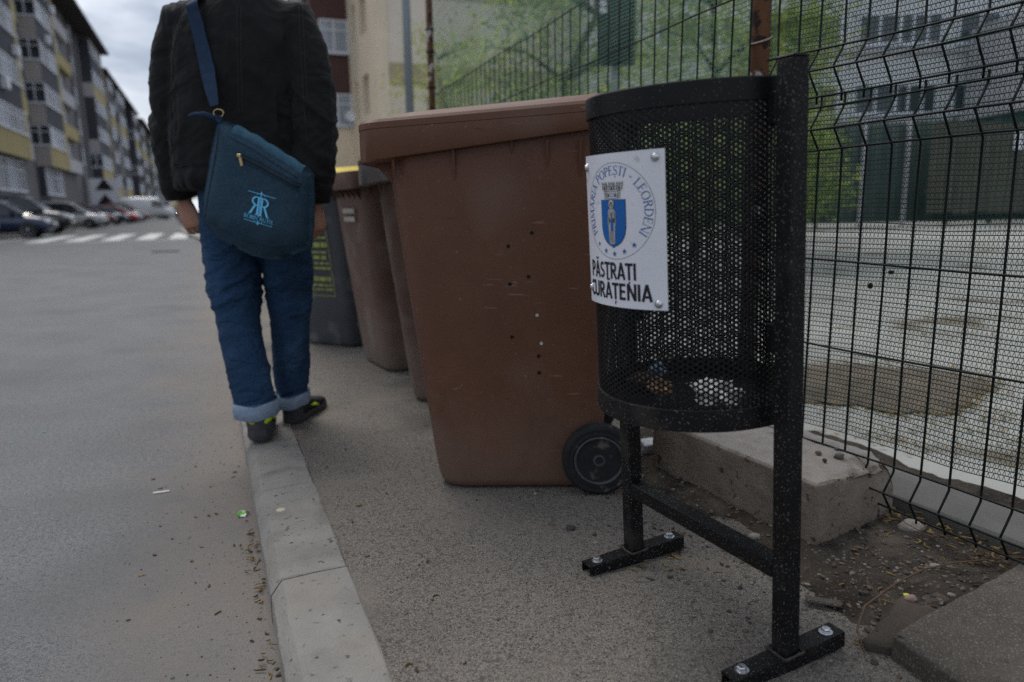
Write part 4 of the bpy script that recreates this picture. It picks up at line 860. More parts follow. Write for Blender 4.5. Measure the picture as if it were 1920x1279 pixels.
for A_ in (ARM_L, ARM_R): limb(bd, A_, [.055, .052, .046, .042, .038, .031, .027])
LEG_L = [(-.988, 2.64, .93), (-1.002, 2.645, .79), (-1.011, 2.665, .64), (-1.012, 2.67, .53), (-1.004, 2.655, .44), (-.981, 2.615, .335), (-.948, 2.575, .235), (-.924, 2.545, .13)]
LEG_R = [(-.840, 2.65, .93), (-.832, 2.68, .79), (-.829, 2.715, .64), (-.837, 2.745, .52), (-.843, 2.755, .41), (-.851, 2.76, .28), (-.857, 2.765, .19), (-.860, 2.77, .10)]
for A_ in (LEG_L, LEG_R): limb(bd, A_, [.085, .08, .07, .056, .052, .05, .04, .036])
mbody = voxel(bd, .009, 5, .5)
# hands: palm and five bent fingers, finer skin, joined to the same mesh
def hand(wrist, down, out, curl, flip):
    """wrist point, direction of the fingers, direction from palm to back of hand"""
    w = Vector(wrist); d = Vector(down).normalized(); b = Vector(out).normalized(); b = (b-d*b.dot(d)).normalized(); s = d.cross(b)*flip     # s: toward the thumb
    mb = MB(); rg = []
    for t, hw, hh in ((-.03, .022, .019), (.0, .024, .018), (.02, .031, .017), (.05, .039, .0155), (.08, .040, .0135), (.092, .034, .010)):
        rg.append([w+d*t+s*(hw*math.cos(a))+b*(hh*math.sin(a)) for a in np.linspace(0, 2*PI, 16, endpoint=False)])
    mb.loft(rg)
    for k, (off, L) in enumerate(((.030, .072), (.0105, .080), (-.0095, .074), (-.0285, .058))):
        p = w+d*.078+s*off; a = curl*.5+.06*k; dr = d.copy(); pts = [w+d*.06+s*off*.95, p]
        for seg in (.46, .31, .23):
            a2 = a; dr = d*math.cos(a2)-b*math.sin(a2); p = p+dr*L*seg; pts.append(p.copy()); a += curl*(.9 if seg > .3 else .55)
        mb.tube(pts, [.0092, .0094, .0086, .0078, .0056], 10)
    tb = w+d*.018+s*.024; mb.tube([w+d*.008+s*.014, tb+s*.012-b*.006, tb+d*.03+s*.022-b*.016, tb+d*.055+s*.016-b*.028, tb+d*.072+s*.006-b*.034], [.013, .0125, .0105, .0092, .0064], 10)
    return voxel(mb, .0022, 3, .5)
hl = hand((-1.164, 2.672, .852), (.18, .08, -1), (-.25, -1, .0), .95, 1)
hr = hand((-.668, 2.558, .838), (.05, .10, -1), (1, -.45, 0), .75, 1)
bmj = bmesh.new()
for m_ in (mbody, hl, hr): bmj.from_mesh(m_)
mbd = bpy.data.meshes.new('body'); bmj.to_mesh(mbd); bmj.free(); mbd.update(); body = link('body', mbd, M_SKIN, MAN, True)
# hair
hm = MB(); hm.loft([(lambda z, rx, ry, dy: ell((hc[0], hc[1]+dy, hc[2]+z), rx, ry, 20, 2.0))(*q) for q in ((-.065, .05, .04, -.055), (-.03, .070, .072, -.026), (.02, .080, .092, -.014), (.06, .081, .104, -.006), (.10, .067, .09, -.006), (.127, .036, .05, -.01), (.132, .01, .014, -.01))])
hme = voxel(hm, .008, 4); a = co(hme).copy(); setco(hme, a+no(hme)*(.012*(fbm(a*np.array([60, 60, 14]), 5)-.5))[:, None]); link('hair', hme, M_HAIR, MAN, True)
for sx in (-1, 1): MB().lathe([(.001, -.010), (.008, -.006), (.0105, 0), (.008, .006), (.001, .010)], 12, o=(hc[0]+sx*.031, hc[1]+.083, hc[2]+.012)).build('eye', mat('eye white', (.7, .68, .65), .2), MAN, True)
MB().tube([(hc[0]-.022, hc[1]+.083, hc[2]-.065), (hc[0], hc[1]+.094, hc[2]-.063), (hc[0]+.022, hc[1]+.083, hc[2]-.065)], [.003, .006, .003], 8).build('mouth', mat('lips', (.3, .12, .1), .5), MAN, True)
# --- jacket
jk = MB()
jk.loft([ell((cx, 2.645+dy, z), rx, ry, 28, 2.5) for z, cx, rx, ry, dy in ((.895, -.935, .232, .155, .0), (.93, -.935, .238, .160, 0), (1.0, -.934, .236, .156, 0), (1.12, -.932, .232, .150, 0), (1.25, -.926, .232, .148, 0), (1.36, -.918, .228, .142, .002), (1.44, -.908, .212, .130, .006), (1.50, -.902, .172, .112, .01), (1.545, -.905, .115, .09, .014), (1.575, -.910, .085, .08, .018), (1.62, -.914, .078, .078, .02))])
jk.tube([(-1.03, 2.65, 1.43)]+[(x, y, z) for x, y, z in ((-1.10, 2.648, 1.435), (-1.133, 2.64, 1.345), (-1.157, 2.635, 1.22), (-1.170, 2.64, 1.10), (-1.176, 2.652, .985), (-1.172, 2.662, .90), (-1.168, 2.667, .868))], [.095, .088, .079, .072, .069, .066, .057, .053], 18)
jk.tube([(-.79, 2.65, 1.42), (-.725, 2.645, 1.43), (-.690, 2.625, 1.345), (-.665, 2.595, 1.215), (-.657, 2.575, 1.09), (-.663, 2.565, .975), (-.670, 2.562, .875), (-.671, 2.562, .838)], [.095, .088, .078, .073, .069, .066, .055, .051], 18)
jme = voxel(jk, .0075, 7, .55); a = co(jme).copy(); n_ = no(jme)
x, y, z = a[:, 0], a[:, 1], a[:, 2]
isL = x < -1.095; isR = x > -.735-.03*(z < 1.2); arm = isL | isR
def ridge(P, seed): v = np.clip(1-np.abs(fbm(P, seed, 3)*2-1)*1.6, 0, 1); return v**1.6*1.5-.5
# long soft drapes on the back, rings and twists on the sleeves
back = .0075*ridge(np.stack([x*5+z*2.2, y*2, z*3.4-x*2.5], 1), 41)+.003*ridge(np.stack([x*13-z*4, y*3, z*6+x*4], 1), 43)
slv = .008*ridge(np.stack([x*6, y*6, z*15+x*14-y*7], 1), 44)+.003*ridge(np.stack([x*14, y*14, z*28-x*20], 1), 45)
d = np.where(arm, slv*(.45+.75*np.exp(-((z-1.08)/.14)**2)+.35*np.exp(-((z-.9)/.07)**2)), back)
d += .0055*np.exp(-((z-.925)/.022)**2)*(~arm)            # hem band
d -= .0045*np.exp(-((z-.962)/.0045)**2)*(~arm)
d -= .0035*np.exp(-((x+.915)/.0035)**2)*(y < 2.6)*(z < 1.44)*(~arm)      # centre seam
d += .0025*np.exp(-((x+.905)/.006)**2)*(y < 2.6)*(z < 1.44)*(~arm)
d -= .003*np.exp(-((x-(-1.128+.02*(1.4-z)))/.004)**2)*(y < 2.63)*(z > .97); d -= .003*np.exp(-((x-(-.715-.03*(1.4-z)))/.004)**2)*(y < 2.63)*(z > .97)
zc = np.where(isL, .868, .838); d += .004*np.exp(-((z-zc-.028)/.02)**2)*arm; d -= .0035*np.exp(-((z-zc-.062)/.004)**2)*arm
setco(jme, a+n_*d[:, None]); jacket = link('jacket', jme, M_JKT, MAN, True)
_bj = BVHTree.FromPolygons([v.co for v in jme.vertices], [list(p.vertices) for p in jme.polygons])
M_STI = mat('jacket stitching', (.03, .029, .028), .9, var=.6, vscale=260)
def on_jacket(px, py):
    d_ = (_f+_rt*((px-960)/1370)-_up*((py-639.5)/1370)).normalized(); h = _bj.ray_cast(CAM, d_); return h[0]+h[1]*.0006 if h[0] is not None else None
for pl in ([(445, 12), (445, 90), (447, 170), (449, 225)], [(452, 12), (452, 90), (454, 170), (455, 225)], [(345, 8), (326, 90), (321, 180), (322, 300)], [(338, 8), (319, 90), (314, 180)], [(560, 12), (565, 110), (570, 200), (578, 280)], [(567, 12), (572, 110), (577, 200)], [(326, 308), (350, 304), (372, 300)], [(328, 313), (352, 309), (372, 305)], [(604, 60), (619, 150), (624, 240), (619, 330)], [(292, 345), (312, 352), (330, 352)], [(594, 345), (612, 350), (626, 345)], [(390, 300), (430, 297)]):
    q = []
    for (xa, ya), (xb, yb) in zip(pl[:-1], pl[1:]):
        n_s = max(2, int(math.hypot(xb-xa, yb-ya)/9)); q += [on_jacket(xa+(xb-xa)*i/n_s, ya+(yb-ya)*i/n_s) for i in range(n_s)]
    q = [p for p in q if p is not None]
    if len(q) > 2: MB().tube(q, .0011, 5).build('stitched_seam', M_STI, MAN, True)
MB().loft([ell((-.913, 2.662, 1.585), .088, .083, 24, 2.0, .12), ell((-.913, 2.662, 1.60), .094, .089, 24, 2, .12), ell((-.913, 2.662, 1.635), .086, .082, 24, 2, .12), ell((-.913, 2.662, 1.632), .076, .072, 24, 2, .12)]).build('collar', M_JKT, MAN, True)
# --- jeans
jn = MB()
jn.loft([ell((-.917, 2.648, z), rx, ry, 24, 2.4) for z, rx, ry in ((.82, .172, .125), (.87, .176, .128), (.93, .174, .122), (1.0, .168, .115))])
jn.tube(LEG_L[:7]+[(-.923, 2.55, .115)], [.103, .101, .096, .087, .077, .075, .073, .072], 20)
jn.tube(LEG_R[:6]+[(-.857, 2.765, .19), (-.861, 2.77, .09)], [.102, .099, .089, .079, .072, .069, .062, .058], 20)
nme = voxel(jn, .0065, 5, .5); a = co(nme).copy(); n_ = no(nme); x, y, z = a.T
kn = np.exp(-((z-.53)/.10)**2); an = np.exp(-((z-.2)/.07)**2); th = np.exp(-((z-.74)/.09)**2)
d = (.0085*kn+.005*an+.004*th+.002)*ridge(np.stack([x*5+y*4, y*5, z*17+np.abs(x+.915)*9], 1), 61)+.0035*(kn+.3)*ridge(np.stack([x*11, y*11, z*32-x*16], 1), 62)
d -= .0025*np.exp(-((x-(-.915))/.004)**2)*(z > .78)
setco(nme, a+n_*d[:, None]); jeans = link('jeans', nme, M_JEAN, MAN, True)
def cuff(c, rx, ry, h, tx, ty):
    mb = MB(); rg = []
    for k, (dz, g) in enumerate(((0, -.004), (-.004, .003), (0, .006), (h*.5, .0075), (h, .006), (h+.003, .002), (h, -.004))):
        rg.append([(p[0], p[1], p[2]+tx*(p[0]-c[0])+ty*(p[1]-c[1])+.003*math.sin(i*.9+1)) for i, p in enumerate(ell((c[0], c[1], c[2]+dz), rx+g, ry+g, 32, 2.1))])
    mb.loft(rg, cap=False); o = mb.build('jeans_cuff', M_CUFF, MAN, True); return o
cuff((-.921, 2.545, .102), .0745, .078, .047, .02, .10); cuff((-.860, 2.770, .072), .060, .070, .042, .12, .05)
for c, rx, ry, tx, ty in (((-.922, 2.549, .152), .0765, .080, .02, .10), ((-.860, 2.770, .118), .0625, .072, .12, .05)):
    pts = [(p[0], p[1], p[2]+tx*(p[0]-c[0])+ty*(p[1]-c[1])) for p in ell(c, rx, ry, 60, 2.1)]
    MB().tube(pts+[pts[0]], [.0022+.0012*(i % 2) for i in range(61)], 5, cap=False).build('hem_stitching', mat('pale stitched denim', (.07, .12, .19), .9, var=.4, vscale=120), MAN, True)
# --- shoes
def shoe(heel, yaw, pitch, lab, flip):
    M4 = Matrix.Translation(Vector(heel))@Matrix.Rotation(yaw, 4, 'Z')@Matrix.Rotation(pitch, 4, 'Y')@Matrix.Diagonal((1.04, 1.14, 1.0, 1)); S3 = empty('tmp', (0, 0, 0)); bpy.data.objects.remove(S3)
    def sec(x, hw, z0, z1, p=2.4, dy=0): return [(x, dy+hw*math.copysign(abs(math.cos(t))**(2/p), math.cos(t)), (z0+z1)/2+(z1-z0)/2*math.copysign(abs(math.sin(t))**(2/p), math.sin(t))) for t in np.linspace(0, 2*PI, 20, endpoint=False)]
    up = MB(); up.loft([sec(*q) for q in ((.006, .018, .035, .075), (.014, .030, .022, .088), (.04, .037, .02, .098), (.085, .038, .02, .1), (.115, .041, .02, .082), (.16, .046, .02, .066), (.21, .047, .02, .055), (.25, .041, .02, .046), (.277, .026, .02, .036), (.285, .01, .022, .03))])
    me = voxel(up, .005, 3); a = co(me).copy(); setco(me, a+no(me)*(.002*(fbm(a*45, 3)-.5))[:, None]); me.transform(M4); u = link('shoe', me, M_SHOE, MAN, True); u['label'] = lab
    so = MB(); out = [(x, hw) for x, hw in ((-.004, .018), (.008, .031), (.04, .039), (.09, .037), (.13, .039), (.18, .047), (.22, .049), (.26, .041), (.285, .024), (.293, .008))]
    ring = [(x, hw) for x, hw in out]+[(x, -hw) for x, hw in out[::-1]]
    so.loft([[(x*.985+.002, y*.94, 0.0+.0015*math.sin(x*90)) for x, y in ring], [(x, y*1.0, .006) for x, y in ring], [(x, y, .020) for x, y in ring], [(x*.99+.001, y*.96, .028+.012*math.exp(-((x)/.03)**2)) for x, y in ring]]); so.xf(M4); shade_auto(so.build('sole', M_SOLE, u), 40)
    hcn = MB(); hcn.loft([[(.001-.004+.036*(1-math.cos(t)), .0375*math.sin(t)*(1+.0), z) if False else (.036-.0395*math.cos(t), (.0335+.006*(1-abs(z-.04)/.05))*math.sin(t), z) for t in np.linspace(-1.35, 1.35, 15)]+[(.036-.034*math.cos(t), .031*math.sin(t), z) for t in np.linspace(1.35, -1.35, 15)] for z in (.022, .035, .05, .064, .074)])
    hcn.xf(M4); shade_auto(hcn.build('heel_counter', M_SOLE, u), 50)
    for sy in (-1, 1):
        l = MB(); l.tube([(.003, sy*.017, .060), (.008, sy*.024, .074), (.022, sy*.034, .086), (.05, sy*.038, .094)], [.006, .014, .014, .007], 8, flat=.6); l.xf(M4); l.build('collar_patch', M_LIME, u, True)
        l = MB(); l.tube([(.10, sy*.041, .05), (.13, sy*.0445, .045), (.155, sy*.0475, .035)], [.003, .007, .003], 8, flat=.6); l.xf(M4); l.build('side_patch', M_LIME, u, True)
    return u
shoe((-.893, 2.478, .018), R(108), R(0), 'left shoe with lime green collar patches', 1)
shoe((-.862, 2.73, .001), R(84), 0, 'right shoe turned outward', 1)

# ================================================================ SHOULDER BAG
M_BAG = mat('blue canvas', (.0205, .043, .066), .85, var=.2, vscale=7, bump=.6, bscale=420, bdist=.0008, specks=[((.034, .078, .112), 300, .52, .16), ((.014, .036, .055), 220, .57, .1)], spec=.2, wrinkle=(6, .012, (1, 1, 1.2), (.4, .3, 0)))
M_BAGD = mat('faded blue canvas', (.035, .095, .14), .85, var=.35, vscale=30, bump=.4, bscale=420, bdist=.001)
M_STRAP = mat('navy webbing', (.009, .027, .062), .8, var=.25, vscale=60, bump=.5, bscale=700, bdist=.0006)
M_BRASS = mat('brass', (.45, .34, .18), .35, metal=1, var=.2, vscale=60)
M_LOGO = mat('cyan print', (.13, .5, .8), .7, var=.12, vscale=120)
BAG = empty('shoulder_bag', (-.83, 2.42, .66)); tag(BAG, 'blue canvas shoulder bag with cyan print hanging behind the walking man', 'shoulder bag')
OUTL = [(-.925, 1.105), (-.90, 1.098), (-.867, 1.084), (-.80, 1.045), (-.72, .992), (-.645, .945), (-.633, .93), (-.634, .86), (-.642, .775), (-.655, .70), (-.672, .688), (-.763, .658), (-.80, .658), (-.849, .672), (-.91, .702), (-.962, .735), (-.995, .775), (-1.003, .803), (-.995, .86), (-.975, .93), (-.955, 1.01)]
def dens(poly, step=.012):
    out = []
    for (xa, ya), (xb, yb) in zip(poly, poly[1:]+poly[:1]):
        n = max(1, int(math.hypot(xb-xa, yb-ya)/step)); out += [(xa+(xb-xa)*i/n, ya+(yb-ya)*i/n) for i in range(n)]
    return out
OL = dens(OUTL); BC = (-.818, .86)
YB = 2.365      # front face of the bag (toward the street corner where we stand)
def by(x, z, back=False):
    """y of the front face: puffed, dented near the top, sagging low"""
    ang = math.atan2(z-BC[1], x-BC[0]); r = math.hypot(x-BC[0], z-BC[1])
    rm = bag_r(ang); t = min(1, r/rm); p = (1-t**5)
    return YB+.052-(.052*p+.014*math.exp(-((z-.76)/.08)**2)*p)+.007*math.sin(x*17+z*23)*p*.5
_ta = np.array([math.atan2(z-BC[1], x-BC[0]) for x, z in OL]); _tr = np.array([math.hypot(x-BC[0], z-BC[1]) for x, z in OL]); _ix = np.argsort(_ta); _ta, _tr = _ta[_ix], _tr[_ix]
def bag_r(a): return float(np.interp(a, np.concatenate([_ta[-3:]-2*PI, _ta, _ta[:3]+2*PI]), np.concatenate([_tr[-3:], _tr, _tr[:3]])))
V = []; F = []; n = len(OL); K = 14
for side in (0, 1):
    for k in range(1, K+1):
        for (x, z) in OL:
            t = k/K; xx, zz = BC[0]+(x-BC[0])*t, BC[1]+(z-BC[1])*t; yf_ = by(xx, zz)
            V.append((xx, yf_ if side == 0 else YB+.052+.035*(1-t**5)*.8+.012, zz))
V += [(BC[0], by(*BC), BC[1]), (BC[0], YB+.095, BC[1])]
for side in (0, 1):
    b0 = side*K*n
    for k in range(K-1):
        for i in range(n):
            q = [b0+k*n+i, b0+k*n+(i+1) % n, b0+(k+1)*n+(i+1) % n, b0+(k+1)*n+i]; F.append(q[::-1] if side == 0 else q)
    for i in range(n): q = [2*K*n+side, b0+i, b0+(i+1) % n]; F.append(q if side == 0 else q[::-1])
for i in range(n): F.append([(K-1)*n+i, (K-1)*n+(i+1) % n, K*n+(K-1)*n+(i+1) % n, K*n+(K-1)*n+i])
bme = bpy.data.meshes.new('bag_body'); bme.from_pydata(V, [], F); bme.update(); a = co(bme).copy(); n_ = no(bme)
d = .0045*ridge(np.stack([a[:, 0]*7+a[:, 2]*4, a[:, 1]*3, a[:, 2]*9-a[:, 0]*5], 1), 71)*(.4+np.clip((.80-a[:, 2])/.1, 0, 1.2))+.0012*ridge(a*40, 72)
setco(bme, a+n_*d[:, None]); bag_body = link('bag_body', bme, M_BAG, BAG, True)
bpy.context.view_layer.update()
bvB = BVHTree.FromPolygons([v.co for v in bme.vertices], [list(p.vertices) for p in bme.polygons])
def onbag(x, z, off=.0012):
    h = bvB.ray_cast(Vector((x, 1.5, z)), Vector((0, 1, 0))); return Vector((x, (h[0].y if h[0] is not None else by(x, z))-off, z))
def line_on_bag(pts, r, name, m, off=.0008, par=BAG): 
    pts2 = []
    for (xa, za), (xb, zb) in zip(pts[:-1], pts[1:]):
        nn = max(2, int(math.hypot(xb-xa, zb-za)/.012)); pts2 += [onbag(xa+(xb-xa)*i/nn, za+(zb-za)*i/nn, off) for i in range(nn)]
    pts2.append(onbag(*pts[-1], off)); return MB().tube(pts2, r, 6).build(name, m, par, True)
M_SEAM = mat('dark seam thread', (.012, .035, .055), .9, var=.3, vscale=150)
line_on_bag([(-.915, 1.085), (-.935, .98), (-.962, .88), (-.985, .80)], .0022, 'seam', M_SEAM); line_on_bag([(-.985, .80), (-.94, .765), (-.86, .725), (-.77, .703), (-.665, .705)], .0020, 'seam', M_SEAM)
line_on_bag([(-.645, .93), (-.652, .84), (-.662, .72)], .002, 'seam', M_SEAM)
line_on_bag([(-.853, .990), (-.79, .957), (-.72, .917), (-.672, .888)], .0045, 'zipper', mat('zipper tape', (.012, .018, .026), .7, var=.4, vscale=200), .001)
line_on_bag([(-.857, 1.002), (-.79, .970), (-.72, .930), (-.665, .898)], .0018, 'zipper_welt', M_SEAM); line_on_bag([(-.857, .978), (-.79, .945), (-.72, .905), (-.67, .874)], .0018, 'zipper_welt', M_SEAM)
pz = onbag(-.848, .982, .004); mb = MB(); mb.box(pz+Vector((.004, -.001, -.012)), (.010, .004, .030), M=Matrix.Rotation(-.15, 3, 'Y'), bev=.0015); mb.box(pz+Vector((0, -.002, .006)), (.014, .006, .012), bev=.002); mb.build('zip_pull', M_BRASS, BAG)
# faded flap edge along the mouth
fl = MB(); top = [(-.868, 1.085), (-.80, 1.048), (-.72, .995), (-.655, .952)]; ring = []
pts = []
for (xa, za), (xb, zb) in zip(top[:-1], top[1:]): pts += [(xa+(xb-xa)*i/8, za+(zb-za)*i/8) for i in range(8)]
pts.append(top[-1])
for i, (x, z) in enumerate(pts):
    w_ = .022+.004*math.sin(i*1.1); c = onbag(x-.004, z-.012, .004); dx, dz = .49, -.87*-1
    ring.append([c+Vector((-.010-.005, -.002, -w_))+Vector((0, 0, .0)), c+Vector((-.004, -.0065-.003*math.sin(i*1.7), -w_*.3)), c+Vector((.003, -.003, w_*.35)), c+Vector((.008, .012, w_*.62)), c+Vector((.006, .045, w_*.55)), c+Vector((0, .03, 0)), c+Vector((-.004, .010, -w_))])
fl.loft(ring); shade_auto(fl.build('mouth_edge', M_BAGD, BAG), 60)
line_on_bag([(x-.018, z-.034) for x, z in top], .0016, 'seam', M_SEAM)
MB().tube([(-.925, 2.40, 1.105), (-.955, 2.385, 1.118), (-.985, 2.38, 1.117), (-1.003, 2.38, 1.112)], [.010, .008, .006, .003], 8, flat=.5).build('corner_tab', M_STRAP, BAG, True)
# print on the front: mirrored R, stem, R, two rules and ROBIN RUTH
lg = []; ux = np.array([.955, -.295]); uz = np.array([.16, .987]); L0 = np.array([-.848, .800])
def L2(p): return L0+ux*p[0]+uz*p[1]
gl, gw = glyph('R'); s_ = .056
for q in gl: lg.append([(.054+(x-.1)*s_*.78, .017+y*s_) for x, y in q]); lg.append([(.047-(x-.1)*s_*.78, .017+y*s_) for x, y in q][::-1])
lg += rib([(.0505, .012), (.0505, .082)], .0013)+rib([(.008, .0835), (.096, .0835)], .0008)+rib([(.036, .0805), (.0505, .087), (.065, .0805)], .0009)+rib([(.0505, .079), (.0505, .092)], .0014)
lg += rib([(.004, -.006), (.098, -.006)], .0008)+rib([(.036, -.0025), (.0505, -.009), (.065, -.0025)], .0009)+rib([(.0505, -.013), (.0505, .0)], .0016)
tw = sum(glyph(c)[1] for c in 'ROBIN RUTH'); k_ = .094/tw; acc = .004
for ch in 'ROBIN RUTH':
    g_, w_ = glyph(ch); [lg.append([(acc+x*k_, .001+y*.0125) for x, y in q]) for q in g_]; acc += w_*k_
V = []; F = []
for q in lg:
    n0 = len(V)
    for p in q: w2 = L2(p); V.append(onbag(float(w2[0]), float(w2[1]), .0026))
    F.append(list(range(n0, n0+len(q))))
bp_ = raw('bag_print', V, F, M_LOGO, BAG); bp_['label'] = 'cyan printed emblem of mirrored letters over ROBIN RUTH'
# strap: over the left shoulder, lying on the jacket, down to the ring at the bag's top corner
bvJ = BVHTree.FromPolygons([v.co for v in jme.vertices], [list(p.vertices) for p in jme.polygons])
path = []
for (x, z) in ((-.940, 1.150), (-.953, 1.20), (-.975, 1.29), (-.993, 1.38), (-1.003, 1.44), (-1.008, 1.475)):
    h = bvJ.ray_cast(Vector((x, 1.8, z)), Vector((0, 1, 0))); yy = h[0].y-.006 if h[0] is not None else 2.55; path.append(Vector((x, min(yy, 2.50) if z > 1.2 else min(yy, 2.42+.35*(z-1.15)+.02), z)))
for (y_) in (2.56, 2.60, 2.64, 2.69, 2.735):
    h = bvJ.ray_cast(Vector((-1.008, y_, 2.2)), Vector((0, 0, -1))); path.append(Vector((-1.008, y_, (h[0].z if h[0] is not None else 1.5)+.007)))
for (x, z) in ((-.99, 1.38), (-.93, 1.24), (-.84, 1.08), (-.76, .98), (-.70, .94)):
    h = bvJ.ray_cast(Vector((x, 3.4, z)), Vector((0, -1, 0))); path.append(Vector((x, (h[0].y if h[0] is not None else 2.8)+.008, z)))
def smooth_path(p, n=6):
    out = []
    for i in range(len(p)-1):
        a, b, c, d = p[max(i-1, 0)], p[i], p[i+1], p[min(i+2, len(p)-1)]
        for k in range(n): t = k/n; out.append(.5*((2*b)+(c-a)*t+(2*a-5*b+4*c-d)*t*t+(3*b-a-3*c+d)*t**3))
    return out+[p[-1]]
sp_ = smooth_path(path); V = []; F = []
for i, p in enumerate(sp_):
    t = (sp_[min(i+1, len(sp_)-1)]-sp_[max(i-1, 0)]).normalized()
    h = bvJ.find_nearest(p); nr = (p-h[0]).normalized() if h[0] is not None and (p-h[0]).length > 1e-4 else Vector((0, -1, 0))
    if i < 8: nr = Vector((0, -1, 0))
    sd = t.cross(nr).normalized(); w = .0235*(min(1, .55+i*.05)); th_ = .0022
    V += [p-sd*w+nr*0, p+sd*w, p+sd*w+nr*th_, p-sd*w+nr*th_]
for i in range(len(sp_)-1):
    for k in range(4): F.append([4*i+k, 4*i+(k+1) % 4, 4*i+4+(k+1) % 4, 4*i+4+k])
F += [[3, 2, 1, 0], [4*len(sp_)-4+k for k in range(4)]]
shade_auto(raw('strap', V, F, M_STRAP, BAG), 40)
rc = path[0]+Vector((.012, -.004, -.012)); pts = [rc+Vector((.016*math.cos(a), .0, .012*math.sin(a)-.012)) for a in np.linspace(0, 2*PI, 19)]
MB().tube(pts, .0024, 6, cap=False).build('strap_ring', M_BRASS, BAG, True)
MB().tube([rc+Vector((.0, .0, -.02)), rc+Vector((-.002, .004, -.032)), Vector((-.925, 2.405, 1.095))], [.013, .014, .016], 8, flat=.35).build('ring_loop', M_STRAP, BAG, True)

# ================================================================ BUILDINGS
M_BEIGE = mat('beige render', (.36, .335, .32), .9, var=.1, vscale=.7, bump=.1, bscale=40); M_DGREY = mat('dark grey render', (.055, .057, .070), .85, var=.15, vscale=.7)
M_YEL = mat('ochre render', (.36, .30, .145), .9, var=.12, vscale=.8); M_PALE = mat('pale render', (.42, .41, .42), .9, var=.1, vscale=.7)
M_MID = mat('mid grey render', (.15, .145, .15), .9, var=.15, vscale=.5); M_ROOF = mat('dark roof', (.03, .028, .028), .8, var=.3, vscale=1)
M_PVC = mat('white pvc', (.62, .64, .68), .5, var=.06); M_GLS = mat('window glass', (.02, .024, .03), .06, var=.2, vscale=.4, spec=.9); M_CURT = mat('curtained glass', (.28, .31, .36), .12, var=.25, vscale=1.2, stretch=(6, 6, .6), spec=.8)
M_CREAM = mat('cream render', (.66, .56, .42), .9, var=.07, vscale=.9, bump=.1, bscale=60); M_CREAM2 = mat('pale cream render', (.64, .57, .48), .9, var=.07, vscale=.9, bump=.1, bscale=60); M_OLIVE = mat('olive band', (.36, .31, .21), .9, var=.08, vscale=.8)
M_BRN = mat('brown cladding', (.075, .04, .034), .8, var=.15, vscale=1.2)
WM = {}
def win_mesh(w, h, n, m_pane):
    k = (round(w, 2), round(h, 2), n, m_pane.name)
    if k in WM: return WM[k]
    f = MB(); b = .07
    f.box((-w/2+b/2, -.03, 0), (b, .07, h)); f.box((w/2-b/2, -.03, 0), (b, .07, h)); f.box((0, -.03, h/2-b/2), (w-2*b, .07, b)); f.box((0, -.03, -h/2+b/2), (w-2*b, .07, b)); f.box((0, -.06, -h/2-.03), (w+.08, .14, .05))
    for i in range(1, n): f.box((-w/2+w*i/n, -.028, 0), (b*1.1, .066, h-2*b))
    if h > 1.3: f.box((0, -.026, h*.18), (w-2*b, .06, b*.8))
    me = bpy.data.meshes.new('window'); me.from_pydata(f.v, [], f.f); me.materials.append(M_PVC)
    p = bpy.data.meshes.new('pane'); p.from_pydata([(-w/2+b, -.008, -h/2+b), (w/2-b, -.008, -h/2+b), (w/2-b, -.008, h/2-b), (-w/2+b, -.008, h/2-b)], [], [[0, 1, 2, 3]]); p.materials.append(m_pane)
    WM[k] = (me, p); return WM[k]
def window(root, loc, rz, w, h, n=2, pane=None):
    me, p = win_mesh(w, h, n, pane or M_GLS); o = bpy.data.objects.new('window', me); COL.objects.link(o); o.location = loc; o.rotation_euler = (0, 0, rz); o.parent = root; o.matrix_parent_inverse = root.matrix_basis.inverted()
    q = bpy.data.objects.new('pane', p); COL.objects.link(q); q.parent = o; return o
RZ_T, RZ_S = R(90)+ST_ROT, ST_ROT      # facing the street, facing toward us along it
TF, TW_ = -10.0, -10.95; FL, Z0 = 2.9, 4.4
gB = random.Random(12)
def sbox(mb, s0, s1, t0, t1, z0, z1): mb.box(st((s0+s1)/2, (t0+t1)/2, (z0+z1)/2), (abs(t1-t0), abs(s1-s0), z1-z0), rz=ST_ROT)
def bay(root, s0, s1, near, front, base=None, floors=5, tf=TF, wins=True, nearwin=True):
    """one projecting bay: near(k), front(k) give the panel materials of each storey"""
    mb = MB(); sbox(mb, s0, s1, TW_-.2, tf, Z0-.25, Z0+FL*floors); mb.build('bay', M_MID, root)
    for k in range(floors):
        zb = Z0+FL*k
        p = MB(); sbox(p, s0-.06, s0+.02, TW_+.02, tf+.05, zb-.28, zb+1.15); p.build('spandrel_panel', near(k), root)
        p = MB(); sbox(p, s0+.03, s1, tf-.02, tf+.06, zb-.28, zb+1.15); p.build('spandrel_panel', front(k), root)
        if nearwin and (nearwin is True or k in nearwin): window(root, st(s0-.02, (TW_+tf)/2, zb+1.15+.72), RZ_S, 1.36, 1.4, 2)
        else:
            p = MB(); sbox(p, s0-.05, s0+.02, TW_+.02, tf+.04, zb+1.17, zb+2.6); p.build('spandrel_panel', M_DGREY, root)
        L = s1-s0; n = max(1, int(L/2.4))
        for i in range(n): window(root, st(s0+L*(i+.5)/n, tf+.02, zb+1.15+.72), RZ_T, L/n*.9, 1.4, 3, M_CURT if gB.random() < .6 else M_GLS)
